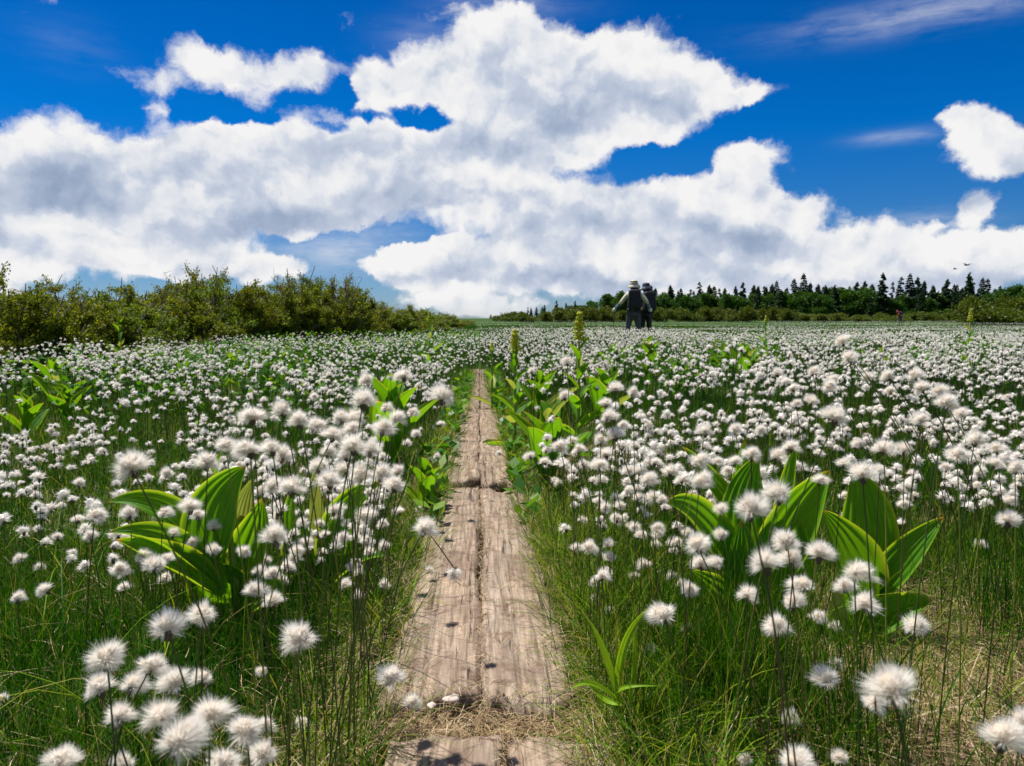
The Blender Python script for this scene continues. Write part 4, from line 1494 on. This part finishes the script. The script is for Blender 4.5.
def broad_meshes(seed, H=6.0, W=6.0, leaf=.3, nl=9000):
    r = np.random.default_rng(seed)
    tr, cr = MB(), MB()
    tr.tube([(0, 0, -.3), (r.normal(0, .02) * H, r.normal(0, .02) * H, H * .3), (r.normal(0, .04) * H, 0, H * .6)], [.035 * H, .025 * H, .01 * H], 7)
    lobes = []
    for k in range(16):
        a = r.uniform(0, 6.28)
        rr_ = W * .5 * r.uniform(.1, .85)
        z = H * r.uniform(.22, .85) * (1 - .35 * (rr_ / (W * .5)) ** 2)
        c = np.array([math.cos(a) * rr_, math.sin(a) * rr_, z])
        s = W * r.uniform(.1, .2)
        lobes.append((c, s))
        tr.tube([(0, 0, H * .2), c * .5 + np.array([0, 0, H * .1]), c], [.014 * H, .01 * H, .004 * H], 4)
    n = nl
    li = r.integers(0, len(lobes), n)
    C = np.array([l[0] for l in lobes])[li]
    Sg = np.array([l[1] for l in lobes])[li]
    d = r.normal(0, 1, (n, 3))
    d /= np.linalg.norm(d, axis=1)[:, None]
    c = C + d * (Sg * r.uniform(.35, 1.08, n) * (1 + .25 * np.sin(d[:, 0] * 7 + li) * np.cos(d[:, 1] * 6)))[:, None] * np.array([1, 1, .75])
    d2 = d + r.normal(0, .6, (n, 3))
    d2 /= np.linalg.norm(d2, axis=1)[:, None]
    cr.add(*quads_at(c, d2, r.uniform(.7, 1.3, n) * leaf, r.uniform(.3, .5, n) * leaf, r))
    return tr, cr


ORD = ['first', 'second', 'third', 'fourth', 'fifth', 'sixth', 'seventh', 'eighth', 'ninth', 'tenth', 'eleventh', 'twelfth', 'thirteenth', 'fourteenth', 'fifteenth', 'sixteenth']


def proto(name, meshes, mats):
    """cached pair of meshes for a plant kind"""
    tr, cr = meshes
    return tr.mesh('trunk', [mats[0]], True), cr.mesh('crown', [mats[1]])


def stand(name, pr, x, y, rz, sc, sz=None, mat=None):
    root = empty(name, (x, y, float(gz(x, y)) - .03), rz)
    root.scale = (sc, sc, sz or sc)
    link('trunk', pr[0], root)
    link('crown', pr[1], root)
    return root


def build_shrubs():
    kinds = [proto('s', shrub_meshes(40 + k, 1.3, 2.4, 64000, .048, (.35, .5, .25, .6, .4)[k]), (M['twig'], M['shrub' if k % 3 else 'shrubg'])) for k in range(5)]
    r = random.Random(9)
    g = 'dwarf pines along the left side'
    # px of centre, distance, px of top edge
    spots = []
    for px, d, ytop in ((-60, 8.0, 262), (15, 8.2, 270), (60, 9.0, 284), (95, 9.6, 288), (-10, 10.5, 268), (125, 10.5, 286), (45, 12, 280), (150, 12.5, 282), (110, 14.5, 276), (178, 13.5, 274), (205, 15, 272), (232, 16.5, 273), (195, 19, 270),
                        (255, 18, 278), (282, 18.5, 268), (300, 20, 270), (325, 21, 282), (342, 22, 276), (270, 24, 276), (362, 24, 294), (380, 26, 300), (345, 29, 292), (398, 29, 303), (413, 33, 306), (395, 37, 302), (428, 38, 310), (440, 46, 313), (420, 50, 309), (452, 60, 316), (460, 75, 318)):
        spots.append((px, d, ytop))
    hv = ['broad', 'low', 'ragged', 'dense', 'tall', 'twiggy']
    for i, (px, d, yt) in enumerate(spots):
        x = (px - 512) / F * d
        zt = CAMZ + (320 - yt) / F * d
        hh = max(.45, (zt - float(gz(x, d))) * .97)
        k = i % 5
        H0 = 1.3 * (1.15, 1.25, 1.1, 1.3, 1.2)[k]
        sz = hh / H0
        o = stand('dwarf_pine', kinds[k], x, d, r.uniform(0, 6.28), max(.75, min(1.6, .45 + .035 * d)), sz)
        where = 'at the left edge of the photo' if px < 60 else f'{ORD[min(15, i)]} along the left shrub row towards the horizon' if i < 16 else \
            f'{ORD[i - 16]} of the far shrubs shrinking towards the path end'
        tag(o, f'{("nearest", "second nearest", "rearmost")[(0, 1, 4).index(i)] if i in (0, 1, 4) else hv[i % 6]} olive dwarf pine {where}', 'shrub', g)
    # young larch-like tree with an open crown above the shrubs
    t = proto('t', shrub_meshes(77, 2.3, 1.1, 9000, .07, .1), (M['twig'], M['shrubg']))
    for px, d, yt, lab in ((345, 21, 271, 'small open-crowned conifer rising above the shrub row, left of the path'), (288, 19.5, 266, 'leaning small conifer on top of the shrubs at their highest point')):
        x = (px - 512) / F * d
        hh = CAMZ + (320 - yt) / F * d - float(gz(x, d))
        o = stand('young_conifer', t, x, d, px, hh / 2.5, hh / 2.5)
        tag(o, lab, 'conifer', None)


def build_forest():
    sp = [proto('t', spruce_meshes(60 + k, 8, (4.2, 3.4, 4.6, 3.2, 4.0, 2.8)[k], (.0, .1, 0, .3, .05, .4)[k]), (M['bark'], M['spruce'])) for k in range(6)]
    bd = [proto('t', broad_meshes(80 + k, 6, (7, 6, 8)[k]), (M['bark'], M['broad'])) for k in range(3)]
    bl = [proto('t', broad_meshes(90 + k, 3, (6, 5)[k], .22, 5200), (M['bark'], M['broadl'])) for k in range(2)]
    r = random.Random(21)
    adj = ['slim', 'dark', 'narrow', 'ragged', 'full', 'pointed', 'bushy', 'tall', 'short', 'crooked', 'thin-topped', 'dense']

    def zone(px):
        for lim, nm in ((560, 'at the far left end of the wood'), (622, 'left of the hikers'), (700, 'just right of the hikers'), (780, 'in the middle left of the wood'),
                        (850, 'in the middle of the wood'), (905, 'behind the stooping walker'), (965, 'right of the stooping walker'), (2000, 'at the right end of the wood')):
            if px < lim:
                return nm

    def place(kind, kinds, H0, px, d, yt, name, cat, grp, sc=None):
        x = (px - 512) / F * d
        zt = CAMZ + (320 - yt) / F * d
        g_ = float(gz(x, d))
        hh = max(1.2, zt - g_)
        i = r.randrange(len(kinds))
        s = hh / H0
        o = stand(name, kinds[i], x, d, r.uniform(0, 6.28), sc or s * r.uniform(.85, 1.15), s)
        return o, px, yt
    made = []
    # skyline conifers read off the photograph: px, top row
    sky = [(690, 291), (668, 287), (679, 290), (698, 284), (712, 288), (724, 292), (735, 288), (742, 284), (752, 290), (762, 288), (770, 286), (775, 283), (784, 291), (793, 281), (801, 276), (808, 285), (815, 286), (824, 287),
           (833, 287), (846, 288), (853, 284), (862, 283), (870, 286), (881, 275), (889, 284), (898, 279), (906, 276), (915, 279), (921, 283), (930, 287), (943, 281), (953, 288), (966, 275), (975, 290), (980, 280), (985, 281),
           (655, 290), (645, 296), (998, 292), (1012, 291), (1030, 288), (606, 300), (597, 303), (588, 303), (556, 302), (566, 304), (575, 302), (545, 306), (536, 308), (527, 308), (621, 292), (502, 314), (490, 315), (515, 312)]
    for px, yt in sky:
        far = 1.0 if px > 610 else (1.25 if px > 540 else 1.6)
        made.append(place('s', sp, 8, px + r.uniform(-1, 1), r.uniform(144, 160) * far, yt - 1, 'spruce_tree', 'spruce', 'spruces of the distant wood'))
    for k in range(96):
        px = r.uniform(630, 1040)
        made.append(place('s', sp, 8, px, r.uniform(140, 185), r.uniform(285, 298), 'spruce_tree', 'spruce', 'spruces of the distant wood'))
    for k in range(10):
        px = 530 + 9 * k + r.uniform(-3, 3)
        made.append(place('s', sp, 8, px, r.uniform(190, 220), r.uniform(307, 312), 'spruce_tree', 'spruce', 'spruces of the distant wood'))
    bmade = []
    for px, yt in ((662, 293), (682, 294), (704, 293), (728, 294), (760, 293), (785, 292), (805, 291), (828, 292), (880, 293), (905, 295), (940, 294), (607, 294), (622, 292), (592, 301), (650, 297), (672, 300), (690, 297), (716, 299), (745, 297), (775, 298), (790, 296), (818, 293), (838, 288), (850, 287), (870, 297), (893, 299), (925, 298), (955, 296),
                   (1000, 288), (1018, 286), (1035, 286), (988, 293), (580, 305), (560, 308), (545, 310)):
        far = 1.0 if px > 580 else 1.3
        bmade.append(place('b', bd, 5.4, px, r.uniform(143, 156) * far, yt, 'broadleaf_tree', 'tree', 'leafy trees of the distant wood'))
    lmade = []
    for k in range(38):
        px = 515 + 14.2 * k + r.uniform(-6, 6)
        near = 58 if px > 975 else 118
        yt = {0: 311}.get(0) if px < 560 else 308 + r.uniform(-3, 2)
        if 800 < px < 960:
            yt = 313 + r.uniform(-1.5, 1.5)
        if px > 975:
            yt = 301 + r.uniform(-8, 8)
        if px > 975:
            near = r.uniform(70, 95)
        lmade.append(place('l', bl, 2.8, px, near + r.uniform(-8, 8), yt, 'bush', 'bush', 'low bushes in front of the wood', r.uniform(.75, 1.1)))
    for k in range(12):
        px = 985 + 5 * k
        lmade.append(place('l', bl, 2.8, px, r.uniform(100, 130), 299 + r.uniform(-8, 8), 'bush', 'bush', 'low bushes in front of the wood', r.uniform(.9, 1.3)))
    for lst, noun, cat, grp in ((made, 'spruce', 'spruce', 'spruces of the distant wood'), (bmade, 'rounded green tree', 'tree', 'leafy trees of the distant wood'), (lmade, 'olive bush', 'bush', 'low bushes in front of the wood')):
        bz = {}
        for m in lst:
            bz.setdefault(zone(m[1]), []).append(m)
        for z_, L in bz.items():
            # tallest outlines first, then from left to right
            L.sort(key=lambda m: m[2])
            hi, lo = L[:(len(L) + 1) // 2], L[(len(L) + 1) // 2:]
            for w, part in (('high', hi), ('lower', lo)):
                part.sort(key=lambda m: m[1])
                for i, m in enumerate(part):
                    pos = 'only' if len(part) == 1 else 'leftmost' if i == 0 else 'rightmost' if i == len(part) - 1 else ORD[i] + ' from left'
                    tag(m[0], f'{w} {noun} {z_}, {pos}', cat, grp)


# ------------------------------------------------------------------ people and birds
def skin_mesh(name, joints, edges, mats, levels=1, root=0):
    """joints: list of (x,y,z,r)"""
    me = bpy.data.meshes.new(name)
    me.from_pydata([j[:3] for j in joints], edges, [])
    o = bpy.data.objects.new('tmp', me)
    COL.objects.link(o)
    md = o.modifiers.new('s', 'SKIN')
    md.use_smooth_shade = True
    for i, j in enumerate(joints):
        rr_ = j[3] if isinstance(j[3], tuple) else (j[3], j[3])
        me.skin_vertices[0].data[i].radius = rr_
        me.skin_vertices[0].data[i].use_root = (i == root)
    sb = o.modifiers.new('d', 'SUBSURF')
    sb.levels = sb.render_levels = levels
    dg = bpy.context.evaluated_depsgraph_get()
    out = bpy.data.meshes.new_from_object(o.evaluated_get(dg))
    bpy.data.objects.remove(o)
    out.name = name
    out.materials.clear()
    for m in mats:
        out.materials.append(m)
    for p in out.polygons:
        p.use_smooth = True
    return out


def lathe_mesh(name, prof, n, mats, mi=None, sx=1.0):
    mb = MB()
    a = np.arange(n) * 2 * math.pi / n
    V = np.concatenate([np.stack([np.cos(a) * p[0] * sx, np.sin(a) * p[0], np.full(n, p[1])], 1) for p in prof])
    Q, mm = [], []
    for i in range(len(prof) - 1):
        for j in range(n):
            Q.append((i * n + j, i * n + (j + 1) % n, (i + 1) * n + (j + 1) % n, (i + 1) * n + j))
            mm.append(mi[i] if mi else 0)
    return mesh_np(name, V, np.array(Q), mats, np.array(mm), smooth=True)


def finger_chains(J, E, wrist, palm, dirn, sidev, rad=.009):
    base = palm
    for k, (off, ln) in enumerate(((-.028, .07), (-.01, .08), (.01, .075), (.027, .058))):
        p = Vector(J[palm][:3]) + sidev * off + dirn * .03
        J.append((*p, rad))
        E.append((palm, len(J) - 1))
        q = p + dirn * ln * .5
        J.append((*q, rad * .9))
        E.append((len(J) - 2, len(J) - 1))
        q2 = q + (dirn * .4 + Vector((0, 0, -.6))).normalized() * ln * .45
        J.append((*q2, rad * .7))
        E.append((len(J) - 2, len(J) - 1))
    t = Vector(J[palm][:3]) - sidev * .035
    J.append((*t, rad))
    E.append((palm, len(J) - 1))
    t2 = t + (dirn - sidev * .6).normalized() * .045
    J.append((*t2, rad * .8))
    E.append((len(J) - 2, len(J) - 1))


def person(loc, rz, H, pose, mats, hat, pack, label, bend=0.0):
    """figure facing +y in its own space"""
    root = empty('person', loc, rz)
    k = H / 1.72
    sb, cb = math.sin(bend), math.cos(bend)

    def tr(x, y, z):       # bend the trunk forward at the hips
        if z > .95:
            dz = z - .95
            return (x * k, (y * cb + dz * sb) * k, (.95 + dz * cb - y * sb) * k)
        return (x * k, y * k, z * k)
    fs, lh, rh = pose['feet'], pose['lh'], pose['rh']
    T = {}
    J, E = [], []

    def add(nm, p, r_, par=None):
        J.append((*tr(*p), r_ if isinstance(r_, tuple) else r_ * k))
        T[nm] = len(J) - 1
        if par:
            E.append((T[par], T[nm]))
    add('pelvis', (0, 0, .95), .135)
    add('waist', (0, 0, 1.1), .12, 'pelvis')
    add('chest', (0, .0, 1.3), .145, 'waist')
    add('neckb', (0, 0, 1.44), .07, 'chest')
    add('neck', (0, .01, 1.5), .052, 'neckb')
    add('head', (0, .03, 1.6), .088, 'neck')
    add('crown', (0, .02, 1.68), .07, 'head')
    for s, nm, fx, fy, hd in ((-1, 'l', *fs[0], lh), (1, 'r', *fs[1], rh)):
        add('hip' + nm, (s * .09, 0, .88), .1, 'pelvis')
        add('knee' + nm, ((s * .09 + fx) / 2, fy * .5 + .03, .48), .062, 'hip' + nm)
        add('ank' + nm, (fx, fy, .09), .042, 'knee' + nm)
        add('toe' + nm, (fx, fy + .15, .03), .032, 'ank' + nm)
        add('sh' + nm, (s * .18, 0, 1.4), .06, 'chest')
        el = pose['el' + nm]
        add('elb' + nm, el, .045, 'sh' + nm)
        add('wr' + nm, hd, .028, 'elb' + nm)
        d_ = (Vector(hd) - Vector(el)).normalized()
        pm = Vector(hd) + d_ * .06
        add('palm' + nm, tuple(pm), .032, 'wr' + nm)
        finger_chains(J, E, T['wr' + nm], T['palm' + nm], d_, Vector((1, 0, 0)) - d_ * d_.x)
    link('body', skin_mesh('body', J, E, [mats['skin']], 1), root)

    def shell(nm, names, grow, mat, chop=None):
        idx = [T[n] for n in names]
        jj = []
        for n in names:
            q = J[T[n]]
            jj.append((q[0], q[1], q[2], q[3] + grow))
        if chop:
            for (a, b_, f) in chop:
                pa, pb = Vector(J[T[a]][:3]), Vector(J[T[b_]][:3])
                i = names.index(b_)
                q = pa.lerp(pb, f)
                jj[i] = (*q, (J[T[a]][3] * (1 - f) + J[T[b_]][3] * f) + grow)
        ee = [(idx.index(a), idx.index(b_)) for a, b_ in E if a in idx and b_ in idx]
        o = link(nm, skin_mesh(nm, jj, ee, [mat], 1), root)
        return o
    shell('shirt', ['pelvis', 'waist', 'chest', 'neckb', 'shl', 'elbl', 'wrl', 'shr', 'elbr', 'wrr'], .016, mats['shirt'], [('elbl', 'wrl', .35 if mats.get('glove') else .95), ('elbr', 'wrr', .35 if mats.get('glove') else .95)])
    if mats.get('glove'):
        for s in 'lr':
            p1, p2 = Vector(J[T['elb' + s]][:3]), Vector(J[T['wr' + s]][:3])
            q = p1.lerp(p2, .3)
            V, Q = tube([tuple(q), tuple(p1.lerp(p2, .7)), tuple(p1.lerp(p2, 1.05))], [.05, .044, .037], 10)
            link('sleeve_cover', mesh_np('sleeve_cover', V, Q, [mats['glove']], smooth=True), root)
            pv = Vector(J[T['palm' + s]][:3])
            V, Q = tube([tuple(p2), tuple(p2.lerp(pv, .6)), tuple(pv + (pv - p2) * .3), tuple(pv + (pv - p2) * 1.0)], [.036, .045, .047, .03], 10)
            link('glove', mesh_np('glove', V, Q, [M['cloth white'] if 'cloth white' in M else M['white']], smooth=True), root)
    shell('trousers', ['pelvis', 'hipl', 'kneel', 'ankl', 'hipr', 'kneer', 'ankr'], .022, mats['trousers'])
    for s in 'lr':
        a_, t_ = Vector(J[T['ank' + s]][:3]), Vector(J[T['toe' + s]][:3])
        V, Q = tube([tuple(a_ + Vector((0, -.05, .03))), tuple(a_ + Vector((0, -.03, -.04))), tuple(a_.lerp(t_, .6)), tuple(t_ + Vector((0, .05, 0)))], [.03, .055, .05, .03], 10)
        link('boot', mesh_np('boot', V, Q, [M['black']], smooth=True), root)
    hd = Vector(J[T['head']][:3])
    # ears, hair at the nape, nose on the far side
    V = []
    hm = lathe_mesh('hair', [(.02, -.12), (.075, -.09), (.1, -.03), (.103, .03), (.08, .08), (.02, .1)], 16, [M['hair']])
    o = link('hair', hm, root, hd + Vector((0, -.018, 0)))
    h = hat
    hz = hd + Vector((0, 0, .03))
    prof = [(.175, -.045), (.178, -.04), (.125, .005), (.122, .04), (.118, .065), (.112, .1), (.1, .135), (.07, .16), (.002, .168)]
    o = link('hat', lathe_mesh('hat', prof, 24, [h[0], h[1]], h[2]), root, hz)
    o.rotation_euler = (-bend * .7, 0, 0)
    # rucksack
    bm = bmesh.new()
    bmesh.ops.create_cube(bm, size=1)
    bmesh.ops.bevel(bm, geom=bm.edges[:], offset=.22, segments=4, affect='EDGES', profile=.6)
    for v in bm.verts:
        v.co.x *= pack[0] * (1 + .12 * (v.co.z < 0))
        v.co.y *= .22
        v.co.z *= pack[1]
    me = bpy.data.meshes.new('rucksack')
    bm.to_mesh(me)
    bm.free()
    me.materials.append(pack[2])
    for p in me.polygons:
        p.use_smooth = True
    c = Vector(tr(0, -.235, 1.24))
    o = link('rucksack', me, root, c)
    o.rotation_euler = (-bend, 0, 0)
    mb = MB()
    for s in (-1, 1):
        mb.tube([tr(s * .1, -.16, 1.42), tr(s * .11, -.03, 1.475), tr(s * .12, .13, 1.38), tr(s * .13, .12, 1.2), tr(s * .15, -.1, 1.06)], [.018] * 5, 6)
    link('rucksack_strap', mb.mesh('rucksack_strap', [M['black']], True), root)
    # a pocket and lid on the pack
    bm = bmesh.new()
    bmesh.ops.create_cube(bm, size=1)
    bmesh.ops.bevel(bm, geom=bm.edges[:], offset=.2, segments=3, affect='EDGES')
    for v in bm.verts:
        v.co = Vector((v.co.x * pack[0] * .75, v.co.y * .08, v.co.z * pack[1] * .4))
    me = bpy.data.meshes.new('pocket')
    bm.to_mesh(me)
    bm.free()
    me.materials.append(pack[2])
    o2 = link('pocket', me, root, Vector(tr(0, -.355, 1.15)))
    o2.rotation_euler = (-bend, 0, 0)
    tag(root, label, 'person')
    return root, J, T, k


def build_people():
    D = 20.0
    def at(px, d):
        x = (px - 512) / F * d
        return (x, d, float(gz(x, d)))
    P1 = dict(feet=((-.2, 0), (.19, .05)), ell=(-.34, -.02, 1.18), elr=(.36, -.02, 1.2), lh=(-.5, .12, 1.0), rh=(.47, .12, 1.0))
    r1, J, T, k = person(at(633, D), R(-4), 1.66, P1, dict(skin=M['skin'], shirt=M['cream'], trousers=M['grey'], glove=M['greycloth']),
                         (M['cream'], M['black'], [0, 0, 0, 1, 0, 1, 0, 0]), (.33, .54, M['black']),
                         'person seen from behind in a cream long-sleeved shirt, striped bucket hat and black rucksack')
    mw = Matrix.Translation(r1.location) @ Matrix.Rotation(R(-4), 4, 'Z')
    for s, lab in (('l', 'trekking pole held in the left hand of the person in cream'), ('r', 'trekking pole held in the right hand of the person in cream')):
        h = mw @ Vector(J[T['palm' + s]][:3])
        foot = Vector((h.x + (-.02 if s == 'l' else .03), h.y + .1, float(gz(h.x, h.y + .1))))
        po = empty('trekking_pole', foot)
        tp = h - foot
        mb = MB()
        mb.tube([(0, 0, 0), tuple(tp * .5), tuple(tp * .97)], [.006, .009, .01], 8)
        link('shaft', mb.mesh('shaft', [M['black']], True), po)
        mb = MB()
        mb.tube([tuple(tp * .93), tuple(tp), tuple(tp * 1.1), tuple(tp * 1.13)], [.014, .018, .016, .012], 8)
        link('grip', mb.mesh('grip', [M['black']], True), po)
        link('basket', lathe_mesh('basket', [(.008, .05), (.03, .052), (.03, .058), (.008, .06)], 10, [M['black']]), po)
        tag(po, lab, 'trekking pole', 'trekking poles')
    P2 = dict(feet=((-.11, .06), (.12, -.05)), ell=(-.22, .02, 1.14), elr=(.27, -.06, 1.13), lh=(-.2, .2, 1.02), rh=(.24, .16, 1.06))
    person(at(645.5, 20.8), R(12), 1.62, P2, dict(skin=M['skin'], shirt=M['navy'], trousers=M['black'], glove=None),
           (M['black'], M['greycloth'], [0, 0, 1, 1, 0, 0, 0, 0]), (.32, .55, M['black']),
           'person in dark clothes and black brimmed hat standing right behind the one in cream')
    P3 = dict(feet=((-.13, .1), (.13, -.1)), ell=(-.24, .12, 1.14), elr=(.25, .12, 1.12), lh=(-.2, .32, 1.0), rh=(.2, .32, 1.0))
    person(at(899, 86), R(55), 1.66, P3, dict(skin=M['skin'], shirt=M['red'], trousers=M['blue'], glove=None),
           (M['red'], M['blue'], [0, 0, 1, 1, 0, 0, 0, 0]), (.36, .5, M['blue']),
           'tiny distant person in red stooping under a dark rucksack before the wood', bend=.55)
    for px, py, d, s, lab, rz in ((967, 265, 45, .42, 'larger dark bird gliding against the cloud above the right end of the wood', .3), (955, 269, 60, .34, 'smaller fainter bird just left of the larger one in the sky', .8)):
        root = empty('bird', pix(px, py, d), rz)
        root.scale = (s,) * 3
        V, Q = tube([(0, -.5, 0), (0, -.3, .02), (0, 0, .0), (0, .3, .02), (0, .42, .04), (0, .52, .03)], [.03, .07, .11, .09, .06, .01], 10)
        link('body', mesh_np('body', V, Q, [M['hair']], smooth=True), root)
        for sg in (-1, 1):
            sec = []
            for t in np.linspace(0, 1, 8):
                x = sg * (.05 + t * .95)
                z = .02 + .22 * math.sin(t * 2.2)
                ch = .3 * (1 - t ** 2 * .85)
                yo = -.12 * t
                for (a, b_) in ((.5, 0), (0, .02), (-.5, 0), (0, -.008)):
                    sec.append((x, yo + a * ch + .05, z + b_))
            sec = np.array(sec)
            q = []
            for i in range(7):
                for j in range(4):
                    q.append((i * 4 + j, i * 4 + (j + 1) % 4, i * 4 + 4 + (j + 1) % 4, i * 4 + 4 + j))
            q.append((28, 29, 30, 31))
            link('wing', mesh_np('wing', sec, np.array(q), [M['hair']], smooth=True), root)
        mb = MB()
        mb.add([(-.03, -.45, 0), (.03, -.45, 0), (.13, -.78, 0), (-.13, -.78, 0), (0, -.6, .012), (0, -.6, -.012)], [(0, 1, 4), (1, 2, 4), (2, 3, 4), (3, 0, 4), (1, 0, 5), (2, 1, 5), (3, 2, 5), (0, 3, 5)])
        link('tail', mb.mesh('tail', [M['hair']]), root)
        tag(root, lab, 'bird', 'birds in the sky')


build_ground()
build_path()
build_grass()
build_cotton()
build_plants()
build_shrubs()
build_forest()
build_people()
